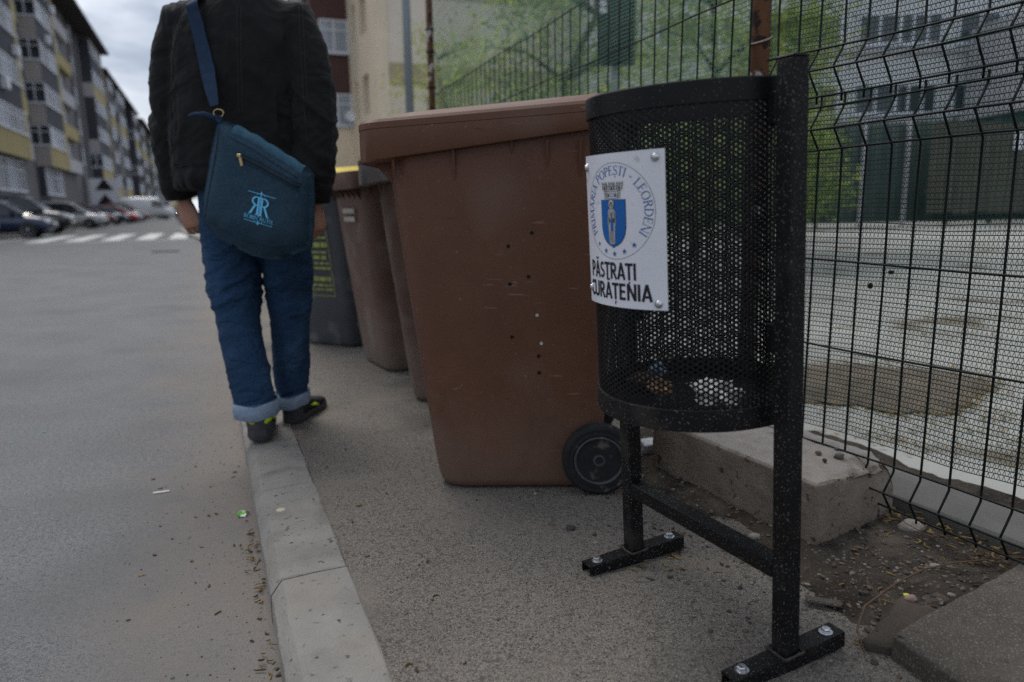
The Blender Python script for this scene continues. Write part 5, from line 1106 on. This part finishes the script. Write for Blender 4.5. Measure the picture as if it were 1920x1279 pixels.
def ground_floor(root, s0, s1, t0, tf):
    mb = MB(); sbox(mb, s0, s1, t0-.5, tf-.3, -.1, 2.0); mb.build('plinth', M_MID, root)
    n = max(1, int((s1-s0)/2.2)); mb = MB(); sbox(mb, s0, s1, t0-.5, tf-.5, 2.0, Z0-.27); mb.build('shop_wall', M_DGREY, root)
    for i in range(n): window(root, st(s0+(s1-s0)*(i+.5)/n, tf-.48, 3.1), RZ_T, (s1-s0)/n*.92, 1.9, 3, M_GLS if i % 2 else M_CURT)
def block(label, s0, s1, bays, floors=5, eave=True, pipe=None, strips=(), dt=0., dz=0.):
    global TF, TW_, Z0
    TF, TW_, Z0 = -10.0+dt, -10.95+dt, 4.4+dz
    root = empty('apartment_block', st((s0+s1)/2, -15, -.1)); tag(root, label, 'apartment block', 'apartment blocks along the far side of the street'); zt = Z0+FL*floors
    mb = MB(); sbox(mb, s0, s1, -24, TW_, -.1, zt); mb.build('wall', M_MID, root)
    r = MB(); sbox(r, s0-.4, s1+.3, -24.4, TF+.9, zt+.003, zt+.25); v0 = [st(s0-.4, -24.4, zt+.25), st(s0-.4, TF+.9, zt+.25), st(s1+.3, TF+.9, zt+.25), st(s1+.3, -24.4, zt+.25), st(s0-.4, -17, zt+1.6), st(s1+.3, -17, zt+1.6)]
    r.add(v0, [[0, 1, 4], [1, 2, 5, 4], [2, 3, 5], [3, 0, 4, 5]]); r.build('roof', M_ROOF, root)
    for b in bays: bay(root, *b[:4], floors=floors, **(b[4] if len(b) > 4 else {}))
    ends = sorted((b[0], b[1]) for b in bays); gaps = [(e0[1], e1[0]) for e0, e1 in zip(ends[:-1], ends[1:])]
    for a, b in gaps:
        for k in range(floors):
            zb = Z0+FL*k; L = b-a; window(root, st(a+L*.35, TW_+.02, zb+1.8), RZ_T, 1.5, 1.45, 2, M_CURT); window(root, st(a+L*.72, TW_+.02, zb+1.8), RZ_T, 1.5, 1.45, 2)
            p = MB(); sbox(p, a+L*.12, a+L*.5, TW_+.003, TW_+.55, zb-.1, zb+1.0); p.build('balcony', M_YEL if k % 2 else M_PALE, root)
    for a, b in ends: ground_floor(root, a, b, TW_, TF)
    for s_, m_ in strips: p = MB(); sbox(p, s_, s_+.75, TF-.9, TF+.08, Z0-.29, zt-.02); p.build('pilaster', m_, root)
    for k in range(9):          # air conditioners on brackets
        a, b = gB.choice(ends); m1 = MB(); m1.box(st(gB.uniform(a+.4, b-.4), TF+.24, Z0+FL*gB.randrange(floors)+gB.uniform(.1, .7)), (.32, .8, .58), rz=ST_ROT, bev=.02); m1.build('air_conditioner', M_PVC, root)
    for s_ in (pipe or ()): MB().tube([st(s_, TW_+.18, 0), st(s_, TW_+.18, zt-.05)], .085, 8).build('downpipe', M_DGREY, root, True)
    return root
dg = lambda k: M_DGREY if k else M_YEL; be = lambda k: M_BEIGE; alt = lambda k: M_DGREY if k % 2 == 0 else M_PALE; alt2 = lambda k: M_PALE if k % 2 == 0 else M_BEIGE; yd = lambda k: M_YEL if k % 3 == 0 else M_DGREY
block('nearest grey and ochre apartment block with white framed bay windows', 30, 101.4, [(33, 55.6, be, dg), (62.3, 69.2, be, dg), (91.3, 100.6, alt, yd, dict(nearwin=(0,)))], strips=[(69.2, M_YEL), (54.8, M_YEL), (100.4, M_YEL)], pipe=(83.0, 87.5))
block('second grey apartment block, pale bays and a dark balcony column at its far end', 103, 148, [(105.5, 111, be, yd), (116, 125, alt2, yd, dict(nearwin=(1, 2, 4))), (139.5, 147.4, lambda k: M_DGREY, yd, dict(nearwin=(1, 3)))], dt=-.5, dz=-1.5, strips=[(125, M_YEL), (111, M_YEL)], pipe=(113,))
block('third apartment block further down the street with pale balcony bays', 149, 200, [(152, 163, alt2, yd), (175, 188, alt, yd)], floors=5, dt=.1, dz=-2.2, strips=[(163, M_YEL)])
block('fourth low pale apartment block near the end of the street', 206, 262, [(210, 226, alt2, lambda k: M_PALE), (240, 256, alt2, lambda k: M_BEIGE)], floors=4)
hb = empty('house', st(330, -13, -.1)); tag(hb, 'small far house with an orange tiled roof at the end of the street', 'house')
m1 = MB(); sbox(m1, 322, 345, -24, -8, -.1, 12); m1.build('wall', M_CREAM, hb); m1 = MB(); v0 = [st(321, -25, 12), st(321, -7, 12), st(346, -7, 12), st(346, -25, 12), st(326, -16, 16.5), st(341, -16, 16.5)]; m1.add(v0, [[0, 1, 4], [1, 2, 5, 4], [2, 3, 5], [3, 0, 4, 5], [3, 2, 1, 0]]); m1.build('roof', mat('orange tiles', (.38, .13, .06), .8, var=.2), hb)
for k in range(3):
    for t in (-20, -15, -10): window(hb, st(321.98, t, 3+3.2*k), RZ_S, 1.6, 1.6)
# white board with two black triangles in front of the first block
sb = empty('sign_board', st(84, -9.2, 0)); tag(sb, 'white street board with two black triangles standing before the first block', 'sign board')
m1 = MB(); m1.box(st(84, -9.2, 2.6), (2.6, .12, 3.0), rz=ST_ROT); m1.build('board', M_PVC, sb)
for z in (2.0, 3.5): m1 = MB(); m1.add([st(83.9, -9.2+a*.8, z+b*.62) for a, b in ((-1, -.8), (1, -.8), (0, 1))]+[st(83.86, -9.2+a*.8, z+b*.62) for a, b in ((-1, -.8), (1, -.8), (0, 1))], [[0, 1, 2], [5, 4, 3], [0, 3, 4, 1], [1, 4, 5, 2], [2, 5, 3, 0]]); m1.build('triangle', mat('sign black', (.01, .01, .012), .6), sb)
for t in (-10.2, -8.2): m1 = MB(); m1.tube([st(84.1, t, -.1), st(84.1, t, 1.2)], .05, 8); m1.build('leg', M_DGREY, sb)
# cream block on our side of the street
S0 = 29.6; T0 = 7.05
cb2 = empty('apartment_building', st(S0+6, T0+5, 0)); tag(cb2, 'cream apartment building with olive bands behind the lamp pole', 'apartment building')
m1 = MB(); sbox(m1, S0, S0+5.8, T0, T0+8.5, -.1, 15); m1.build('wall', M_CREAM2, cb2)
m1 = MB(); sbox(m1, S0+.06, S0+5.8, T0-.06, T0-.002, -.1, 15); 
# street face with deep window openings: built as pillars between recesses
m1 = MB(); zr = [(1.5, 3.1), (4.7, 6.3), (7.9, 9.5), (11.1, 12.7)]
sw = [(S0+1.7, S0+3.0), (S0+4.0, S0+4.65)]
z_prev = -.1
for za, zb in zr+[(15, 15)]:
    sbox(m1, S0-.06, S0+5.8, T0-.45, T0-.003, z_prev, za)
    if zb > za:
        s_prev = S0-.06
        for a, b in sw: sbox(m1, s_prev, a, T0-.45, T0-.003, za, zb); s_prev = b
        sbox(m1, s_prev, S0+5.8, T0-.45, T0-.003, za, zb)
    z_prev = zb
m1.build('street_face', M_CREAM, cb2)
for za, zb in zr:
    for a, b in sw: window(cb2, st((a+b)/2, T0-.1, (za+zb)/2), R(-90)+ST_ROT, b-a, zb-za, 1 if b-a < .8 else 2)
for za, zb in ((5.6, 6.4), (8.95, 9.75), (12.3, 13.1)): m1 = MB(); sbox(m1, S0-.05, S0-.002, T0+.02, T0+8.4, za, zb); m1.build('painted_band', M_OLIVE, cb2)
s1_ = S0+5.8
bw = empty('apartment_wing', st(s1_+3, 5.6, 0)); tag(bw, 'dark brown clad wing with white windows between the man and the cream building', 'apartment building')
TB0, TB1 = 5.0, T0+2
m1 = MB(); sbox(m1, s1_+.02, s1_+9, TB0, TB1, 4.5, 16); m1.build('brown_wall', M_BRN, bw)
m1 = MB(); sbox(m1, s1_+.0, s1_+9, TB0-.1, TB1, -.1, 4.48); m1.build('ground_storey', M_CREAM, bw)
for z in (5.28, 8.47, 11.66, 14.8): window(bw, st(s1_-.01, TB0+.97, z), RZ_S, 1.3, 1.42, 2, M_CURT); 
for z in (5.05, 8.1, 11.2): 
    for ss in (2, 4.6, 7): window(bw, st(s1_+ss, TB0-.01, z), R(-90)+ST_ROT, 1.4, 1.4, 2)
dsh = MB(); M3 = Matrix.Rotation(R(60), 3, 'X'); c_ = st(s1_-.5, TB0+1.45, 4.9); dsh.lathe([(.02, 0), (.2, .03), (.28, .1), (.275, .11), (.19, .04), (.01, .012)], 20, M=Matrix.Rotation(ST_ROT, 3, 'Z')@M3, o=c_); dsh.tube([c_, c_+Vector((0, .5, -.25))], .03, 6); o = dsh.build('satellite_dish', M_PVC, None, True); settle(o); tag(o, 'white satellite dish below the lower window of the brown wing', 'satellite dish')
# lamp pole
lp = empty('lamp_post', (-1.42, 11, 0)); tag(lp, 'tall plain grey lamp pole in front of the cream building', 'lamp post')
MB().tube([(-1.43, 11, 0), (-1.42, 11, 3.5), (-1.40, 11, 8.2)], [.064, .058, .045], 14).build('pole', mat('galvanised pole', (.21, .235, .26), .55, metal=.3, var=.15, vscale=5, stretch=(1, 1, .2)), lp, True)
MB().tube([(-1.40, 11, 8.15), (-1.7, 10.85, 8.5), (-2.6, 10.4, 8.65)], .035, 8).build('arm', MATS['galvanised pole'], lp, True); m1 = MB(); m1.box((-2.9, 10.27, 8.63), (.7, .25, .12), rz=.45, bev=.03); m1.build('lamp_head', M_PVC, lp)
# --- beyond the yard: long building, green screen, boards
yb = empty('apartment_building', (14, 30, 0)); tag(yb, 'long grey apartment building with rows of white windows beyond the yard', 'apartment building')
m1 = MB(); m1.box((15.5, 32.5, 6), (25, 8, 13)); m1.build('wall', mat('ash render', (.52, .53, .53), .9, var=.12, vscale=.5), yb)
for r_ in range(4):
    z = 4.52+2.47*r_
    for c in range(13):
        x = 4.1+1.85*c+.35*(c % 2); window(yb, (x, 28.48, z), 0, 1.62, 1.1, 2 if c % 3 else 3, M_GLS)
    m1 = MB(); m1.box((15.5, 28.42, z-.78), (25, .16, .12)); m1.build('sill_band', M_PALE, yb)
m1 = MB(); m1.box((20.5, 26.2, 5.3), (7, 4.4, 3.2)); m1.build('projecting_wing', M_PALE, yb)
for c in range(4): window(yb, (17.9+1.6*c, 23.98, 5.9), 0, 1.2, 1.25, 2, M_GLS)
m1 = MB(); m1.box((20.5, 26.2, 2.6), (6.6, 4.0, 2.2)); m1.build('ground_storey', mat('green render', (.05, .105, .09), .9, var=.3, vscale=1), yb)
gs = empty('site_screen', (8, 18, .5)); tag(gs, 'dark green screen fence running across the back of the yard', 'screen fence')
for k in range(10):
    x = 2.2+1.05*k; m1 = MB(); n = 12
    m1.v = [(x+1.03*i/n, 18.0+.05*math.sin(i*1.3+k), z) for z in (.28, 2.62+.05*math.sin(k*2)) for i in range(n+1)]+[(x+1.03*i/n, 18.03+.05*math.sin(i*1.3+k), z) for z in (.28, 2.62+.05*math.sin(k*2)) for i in range(n+1)]
    q = n+1; m1.f = [[i, i+1, q+i+1, q+i] for i in range(n)]+[[2*q+i+1, 2*q+i, 3*q+i, 3*q+i+1] for i in range(n)]+[[q+i, q+i+1, 3*q+i+1, 3*q+i] for i in range(n)]
    m1.build('screen_panel', mat('green screen', (.05, .064, .058), .85, var=.3, vscale=1.5, stretch=(3, 3, .6)), gs, True)
for k in range(11): m1 = MB(); m1.box((2.16+1.05*k, 17.93, 1.35), (.07, .07, 2.7)); m1.build('post', M_PALE if k in (6, 7) else M_DGREY, gs)
bf = empty('board_fence', (12.6, 17, .4)); tag(bf, 'brown vertical board fence at the right end of the yard', 'fence')
for k in range(24): m1 = MB(); m1.box((9.75+.2*k, 17.2+random.uniform(-.01, .01), 1.5+random.uniform(-.03, .03)), (.185, .03, 2.0)); m1.build('board', mat('old boards', (.085, .078, .062), .85, var=.35, vscale=3, stretch=(4, 4, .5)), bf)
for z in (1.0, 2.0): m1 = MB(); m1.box((12.05, 17.25, z), (4.8, .05, .08)); m1.build('rail', MATS['old boards'], bf)
m1 = MB(); m1.box((11.6, 17.14, 2.1), (.2, .02, .42)); o = m1.build('notice', M_PVC); settle(o); tag(o, 'white notice hanging on the brown board fence', 'notice')
# dark louvred stair tower with a small grid window
tw_ = empty('advertising_panel', (1.13, 8.05, 0)); tag(tw_, 'dark slatted panel on a pole standing before the willows behind the net', 'advertising panel')
m1 = MB(); m1.box((1.135, 8.06, 3.3), (.36, .06, 2.1)); m1.build('back_board', M_DGREY, tw_)
for k in range(26): m1 = MB(); m1.box((1.135, 8.02, 2.29+.08*k), (.385, .02, .064), M=Matrix.Rotation(.25, 3, 'X')); m1.build('slat', mat('dark slats', (.012, .014, .017), .6, var=.2), tw_)
m1 = MB(); m1.tube([(1.135, 8.12, 0), (1.135, 8.12, 3.6)], .04, 10); m1.build('pole', MATS['galvanised pole'], tw_, True)
m1 = MB(); [m1.box((.99, 8.0, 2.78+.065*k), (.07, .012, .05)) for k in range(5)]; m1.build('white_vents', M_PVC, tw_)

# ================================================================ TREES
def tree(x, y, z0, h, cr, n, cols, label, droop=.0, leaf=.045, trunk_r=.09, seed=1, ch=None, group='trees behind the green net'):
    root = empty('tree', (x, y, z0)); tag(root, label, 'tree', group); g = np.random.default_rng(seed); rd = random.Random(seed)
    tb = MB(); top = Vector((x, y, z0+h*.85)); pts = [Vector((x+rd.uniform(-.08, .08)*i, y, z0+h*.85*i/5)) for i in range(6)]; tb.tube(pts, [trunk_r*(1-.15*i) for i in range(6)], 8)
    tips = []
    for k in range(16):
        p = pts[2+k % 4]; a = rd.uniform(0, 6.28); l = cr*rd.uniform(.5, 1.0); e = p+Vector((math.cos(a)*l, math.sin(a)*l, rd.uniform(.1, .55)*h*.35)); mid = (p+e)/2+Vector((0, 0, .12*l)); tb.tube([p, mid, e], [trunk_r*.38, trunk_r*.22, trunk_r*.08], 6); tips += [mid, e, (mid+e)/2]
    tb.build('trunk', mat('bark', (.075, .06, .045), .9, var=.4, vscale=10, bump=.6, bscale=30, stretch=(1, 1, .2)), root, True)
    V = []; F = []; MI = []
    T_ = np.array([t[:] for t in tips]); c = 0
    n = int(n*1.7); leaf = leaf*.68; per = max(1, n//len(T_))
    for ti, t in enumerate(T_):
        sz = cr*g.uniform(.28, .5); mi = g.choice(len(cols), p=[.5, .3, .2][:len(cols)] if len(cols) == 3 else None)
        for i in range(per):
            if droop and g.random() < .75:
                a = g.uniform(0, 6.28); rr = sz*g.uniform(.1, 1.1); L = droop*g.uniform(.3, 1.0); b = t+np.array([math.cos(a)*rr, math.sin(a)*rr, .1]); q = g.random(5)
                p = b+np.array([.05*math.sin(9*q[0]), .05*q[1], -L*q[0]])
            else: d = g.normal(0, 1, 3); p = t+d/np.linalg.norm(d)*sz*g.random()**.5
            a = g.uniform(0, 6.28); u = np.array([math.cos(a), math.sin(a), g.uniform(-1.2, -.1) if droop else g.uniform(-.6, .6)]); u /= np.linalg.norm(u); w = np.cross(u, g.normal(0, 1, 3)); w /= np.linalg.norm(w)+1e-9; l = leaf*g.uniform(.6, 1.6)
            V += [p-u*l, p+w*l*.38, p+u*l, p-w*l*.38]; F.append([c, c+1, c+2, c+3]); c += 4; MI.append(int(mi) if g.random() < .7 else int(g.integers(len(cols))))
    me = bpy.data.meshes.new('crown'); me.from_pydata([tuple(v) for v in V], [], F); [me.materials.append(m) for m in cols]; me.polygons.foreach_set('material_index', MI); o = link('crown', me, None, root); return root
def leafm(name, col):
    if name in MATS: return MATS[name]
    m = mat(name, col, .6, var=.25, vscale=2); t = m.node_tree; b = t.nodes['Principled BSDF']; tr = t.nodes.new('ShaderNodeBsdfTranslucent'); tr.inputs[0].default_value = (col[0]*1.6, col[1]*1.6, col[2], 1); ms = t.nodes.new('ShaderNodeMixShader'); ms.inputs[0].default_value = .4
    t.links.new(b.outputs[0], ms.inputs[1]); t.links.new(tr.outputs[0], ms.inputs[2]); t.links.new(ms.outputs[0], t.nodes['Material Output'].inputs[0]); return m
L1, L2_, L3 = leafm('leaf green', (.19, .26, .07)), leafm('leaf light', (.36, .40, .15)), leafm('leaf dark', (.07, .11, .035))
tree(.9, 9.6, 0, 4.6, 1.5, 6500, [L2_, L1, L3], 'weeping willow nearest to the far end of the green net', droop=1.6, leaf=.05, seed=2)
tree(2.6, 10.4, 0, 5.0, 1.6, 7000, [L1, L2_, L3], 'willow with hanging branches left of the dark tower', droop=1.9, leaf=.05, seed=5)
tree(4.0, 11.5, 0, 4.6, 1.15, 5000, [L2_, L1, L3], 'bright green willow behind the litter bin and rusty post', droop=2.0, leaf=.05, seed=8)
tree(4.5, 14.5, 0, 4.2, .95, 3200, [L1, L3, L2_], 'darker small tree at the left edge of the yard', droop=1.0, leaf=.06, seed=11)
tree(-1.2, 15.5, 0, 4.4, 1.15, 4200, [L2_, L1, leafm('leaf yellow', (.30, .27, .06))], 'thin yellow green tree between lamp pole and rusty post', droop=1.3, leaf=.05, seed=14, trunk_r=.05)
tree(st(150, -4.6).x, st(150, -4.6).y, -.1, 9, 3.0, 3500, [L1, L3, L2_], 'round green street tree far down the road', leaf=.22, seed=17, trunk_r=.2, group='street trees')
tree(st(168, -3.8).x, st(168, -3.8).y, -.1, 10, 3.2, 3500, [L3, L1, L2_], 'darker street tree beyond the round one', leaf=.22, seed=19, trunk_r=.2, group='street trees')
# low bushes behind the long fence
for k, (x, y, h, lab) in enumerate(((.6, 6.6, 1.5, 'leafy bush just behind the long wire fence'), (1.6, 7.4, 1.7, 'taller loose bush right of the leafy one behind the fence'), (3.2, 8.8, 1.6, 'dark bush under the willows behind the litter bin'))):
    tree(x, y, 0, h, .75, 2600, [L1, L2_, L3], lab, leaf=.04, seed=30+k, trunk_r=.03, group='bushes behind the green net')

# ================================================================ PARKED CARS
M_CG = mat('car glass', (.012, .014, .017), .06, var=.1, spec=.8); M_TYR2 = mat('car tyre', (.015, .015, .015), .8, var=.2); M_RIM = mat('alloy rim', (.4, .41, .42), .35, metal=.8, var=.1)
M_TRIM = mat('dark trim', (.02, .02, .022), .5, var=.1); M_HL = mat('headlamp', (.6, .62, .64), .12, var=.1); M_TL = mat('tail lamp', (.35, .02, .02), .2, var=.1)
def paint(n, c): return mat('car paint '+n, c, .28, var=.04, coat=.7)
def car(loc, rz, m, label, kind='hatch', cat='car'):
    root = empty(cat.replace(' ', '_') if cat == 'van' else 'parked_car', (0, 0, 0)); tag(root, label, cat, 'cars parked along the far side of the street')
    if kind == 'van': prof = [(-2.6, .45, 2.3, .92), (-2.55, .32, 2.42, .97), (-1.5, .3, 2.5, 1.0), (.7, .3, 2.48, 1.0), (1.15, .3, 2.3, .98), (1.75, .3, 1.45, .97), (2.35, .32, 1.2, .94), (2.62, .42, .95, .85)]; cab = None; wx, wr = 1.65, .34
    else:
        H = {'hatch': 0, 'suv': .14, 'sedan': -.03}[kind]; prof = [(-2.0, .45, .80+H, .74), (-1.96, .28, .95+H, .82), (-1.5, .2, .98+H, .87), (0, .18, .96+H, .88), (1.0, .2, .94+H, .87), (1.55, .22, .86+H, .84), (1.92, .27, .74+H, .78), (2.05, .38, .62+H, .64)]
        cab = {'hatch': [(-1.92, .93), (-1.55, 1.40), (-.9, 1.50), (.1, 1.49), (.45, 1.42), (1.15, .94)], 'suv': [(-1.95, .93), (-1.75, 1.42), (-1.0, 1.53), (.2, 1.50), (.5, 1.42), (1.1, .95)], 'sedan': [(-1.65, .94), (-1.0, 1.38), (-.5, 1.46), (.2, 1.45), (.5, 1.38), (1.2, .94)]}[kind]; wx, wr = 1.28, .31+.03*(kind == 'suv')
        cab = [(x, z+H*1.2) for x, z in cab]
    b = MB(); b.loft([[(x, hw*math.copysign(abs(math.cos(t))**.55, math.cos(t)), (z0+z1)/2+(z1-z0)/2*math.copysign(abs(math.sin(t))**.6, math.sin(t))) for t in np.linspace(0, 2*PI, 20, endpoint=False)] for x, z0, z1, hw in prof]); shade_auto(b.build('body', m, root), 50)
    if cab:
        zt = max(z for _, z in cab); g_ = MB(); base = cab[0][1]-.06
        sec = lambda x, z: [(x, -.80, base), (x, -.80+(z-base)*.30, z-.02), (x, -.5, z+.01), (x, .5, z+.01), (x, .80-(z-base)*.30, z-.02), (x, .80, base)]
        g_.loft([sec(x, z) for x, z in cab]); g_.build('window_glass', M_CG, root)
        r_ = MB(); rp_ = [(x, z) for x, z in cab[1:-1]]; r_.loft([[(x, -.80+(z-base)*.28, z-.045), (x, -.58, z+.03), (x, .58, z+.03), (x, .80-(z-base)*.28, z-.045)] for x, z in rp_]); r_.build('roof', m, root)
        for sy in (-1, 1):
            for (xa, za), (xb, zb) in ((cab[1], cab[0]), (cab[-2], cab[-1])):
                MB().tube([(xa, sy*(.80-(za-base)*.28), za-.03), (xb, sy*.80, zb-.03)], .035, 6).build('roof_pillar', m, root)
            pmid = MB(); pmid.tube([(-.25, sy*(.80-(zt-base)*.285), zt-.06), (-.2, sy*.815, base)], .03, 6); pmid.build('roof_pillar', M_TRIM, root)
            mm = MB(); mm.box((.82, sy*.93, 1.0), (.12, .18, .12), bev=.03); mm.build('mirror', m, root)
    else:
        g_ = MB(); g_.add([(1.2, -.86, 2.2), (1.2, .86, 2.2), (1.79, .88, 1.5), (1.79, -.88, 1.5)], [[0, 3, 2, 1]]); g_.v = [(x+.03, y, z+.03) for x, y, z in g_.v]; g_.build('windscreen', M_CG, root)
        for sy in (-1, 1): q = MB(); q.add([(.35, sy*1.003, 1.35), (1.6, sy*.985, 1.35), (1.1, sy*.99, 2.1), (.4, sy*1.003, 2.1)], [[0, 1, 2, 3] if sy < 0 else [3, 2, 1, 0]]); q.build('side_window', M_CG, root)
    hz = prof[-2][2]-.12
    for sy in (-1, 1):
        h = MB(); h.box((1.90 if cab else 2.42, sy*.6, hz), (.22, .32, .16), bev=.04); h.build('headlight', M_HL, root); h = MB(); h.box((-1.93 if cab else -2.55, sy*.66, .82 if cab else 1.2), (.14, .22, .3), bev=.03); h.build('tail_light', M_TL, root)
        for x in (-wx, wx):
            M3 = Matrix.Rotation(-PI/2*sy, 3, 'X'); w = MB(); w.lathe([(wr*.62, -.1), (wr*.97, -.1), (wr, -.06), (wr, .06), (wr*.95, .1), (wr*.64, .1)], 22, M=M3, o=(x, sy*.76, wr)); wo = shade_auto(w.build('wheel', M_TYR2, root), 40)
            h = MB(); h.lathe([(wr*.63, .07), (wr*.65, .105), (wr*.5, .085), (wr*.2, .095), (wr*.1, .11)], 16, M=M3, o=(x, sy*.76, wr)); shade_auto(h.build('rim', M_RIM, wo), 40)
    bb = MB(); bb.box((prof[-1][0]-.02, 0, .42), (.12, 1.2, .14), bev=.04); bb.build('bumper', M_TRIM, root); pl = MB(); pl.box((prof[-1][0]+.045, 0, .52), (.01, .46, .11)); pl.build('number_plate', M_PVC, root); gr = MB(); gr.box((prof[-1][0]-.01, 0, .62), (.06, .8, .09), bev=.02); gr.build('grille', M_TRIM, root)
    root.location = loc; root.rotation_euler = (0, 0, rz); return root
# noses toward the street
W_, SV, BL, BK, RD, GY = paint('white', (.62, .63, .64)), paint('silver', (.42, .43, .44)), paint('navy', (.008, .018, .055)), paint('black', (.012, .012, .014)), paint('red', (.36, .02, .022)), paint('grey', (.13, .135, .14))
spec = [(29.8, -8.75, W_, 'hatch', 'white hatchback cut by the left edge of the picture'), (33.4, -7.55, BL, 'sedan', 'dark navy car with its nose to the road beside the white hatchback'), (38.6, -7.7, BK, 'suv', 'black tall estate car next to the navy car'),
        (43.2, -8.3, RD, 'hatch', 'red car mostly hidden behind the black estate car'), (48.6, -7.45, SV, 'hatch', 'silver hatchback shown side on with a visible front wheel'), (53.2, -7.9, GY, 'sedan', 'grey car directly behind the silver hatchback'), (57, -7.8, paint('maroon', (.11, .02, .02)), 'hatch', 'maroon hatchback half hidden before the blue car'),
        (61, -7.4, BL, 'sedan', 'blue black car between the maroon hatchback and the bright red car'), (66.5, -7.1, RD, 'sedan', 'bright red car in the middle of the row'), (71.5, -7.2, SV, 'sedan', 'silver car just beyond the bright red one'), (76.5, -7.3, BK, 'suv', 'black car in front of the white van'), (82, -7.2, paint('wine', (.16, .015, .02)), 'hatch', 'wine red hatchback beside the van')]
for i, (s, t, m, k, lab) in enumerate(spec): car(st(s, t, -.096), ST_ROT+gB.uniform(-.06, .06), m, lab, k)
car(st(91, -5.9, -.096), ST_ROT+.05, W_, 'white panel van with sloping windscreen near the end of the car row', 'van', 'van')
for i, (s, t, m, k, lab) in enumerate([(101, -6.6, W_, 'hatch', 'white hatchback beyond the van'), (107, -6.6, GY, 'sedan', 'grey sedan second beyond the van'), (113, -6.6, BK, 'hatch', 'black hatchback last of the row'), (122, -2.6, W_, 'hatch', 'white car standing far down the road behind the motorcycle')]): car(st(s, t, -.096), ST_ROT, m, lab, k)
# motorcycle with rider and lit headlamp
mc = empty('motorcycle', st(56, -1.7, -.1)); tag(mc, 'dark motorcycle with a lit headlamp coming along the road', 'motorcycle'); c0 = st(56, -1.7, -.1)
def mcp(f, r, z): return c0+st(-f, r)+Vector((0, 0, z))
for f in (-.7, .7):
    M3 = Matrix.Rotation(ST_ROT, 3, 'Z')@Matrix.Rotation(PI/2, 3, 'Y'); w = MB(); w.lathe([(.22, -.05), (.29, -.05), (.31, 0), (.29, .05), (.22, .05)], 20, M=M3, o=mcp(f, 0, .31)); w.build('wheel', M_TYR2, mc, True)
MB().tube([mcp(-.75, 0, .75), mcp(-.2, 0, .72), mcp(.25, 0, .9), mcp(.5, 0, .85)], [.08, .16, .18, .1], 10).build('body', M_TRIM, mc, True); MB().tube([mcp(.7, .09, .31), mcp(.45, .09, .95)], .03, 6).build('fork', M_RIM, mc); MB().tube([mcp(.42, -.36, 1.02), mcp(.48, 0, .98), mcp(.42, .36, 1.02)], .02, 6).build('handlebar', M_TRIM, mc)
MB().lathe([(.02, -.05), (.11, -.02), (.12, .03), (.02, .04)], 14, M=Matrix.Rotation(ST_ROT, 3, 'Z')@Matrix.Rotation(PI/2, 3, 'X'), o=mcp(.62, 0, .88)).build('headlight', emis('lit headlamp', (1, .95, .8), 14), mc, True)
rd_ = MB(); rd_.loft([[tuple(mcp(f, 0, 0)+st(0, 0)+Vector((p[0]*TX-p[1]*SX*0, p[0]*TY, z))+st(-p[1], 0)) for p in [(rx*math.cos(a), ry*math.sin(a)) for a in np.linspace(0, 2*PI, 14, endpoint=False)]] for f, z, rx, ry in ((-.25, .80, .18, .14), (-.2, 1.0, .19, .13), (-.08, 1.25, .23, .13), (-.02, 1.40, .2, .11), (0, 1.47, .09, .08), (0, 1.52, .10, .1), (.02, 1.62, .13, .14), (.02, 1.72, .11, .12), (.02, 1.77, .04, .05))])
for sx in (-1, 1): rd_.tube([mcp(-.02, sx*.2, 1.38), mcp(.1, sx*.33, 1.15), mcp(.42, sx*.33, 1.04)], [.07, .055, .045], 8); rd_.tube([mcp(-.25, sx*.12, .82), mcp(.15, sx*.22, .72), mcp(0, sx*.2, .3), mcp(.12, sx*.2, .25)], [.1, .075, .055, .05], 8)
rme = voxel(rd_, .025, 3); rider = empty('person', c0); tag(rider, 'rider in a dark suit and lime vest on the motorcycle', 'person'); link('body', rme, mat('dark riding suit', (.02, .02, .024), .7, var=.2), rider, True)
vst = MB(); vst.loft([[tuple(mcp(f, 0, z)+st(-ry*math.sin(a), rx*math.cos(a))) for a in np.linspace(0, 2*PI, 14, endpoint=False)] for f, z, rx, ry in ((-.22, .95, .215, .155), (-.08, 1.25, .25, .155), (-.03, 1.37, .235, .135))]); vst.build('vest', mat('lime vest', (.55, .6, .05), .6, var=.1), rider, True)
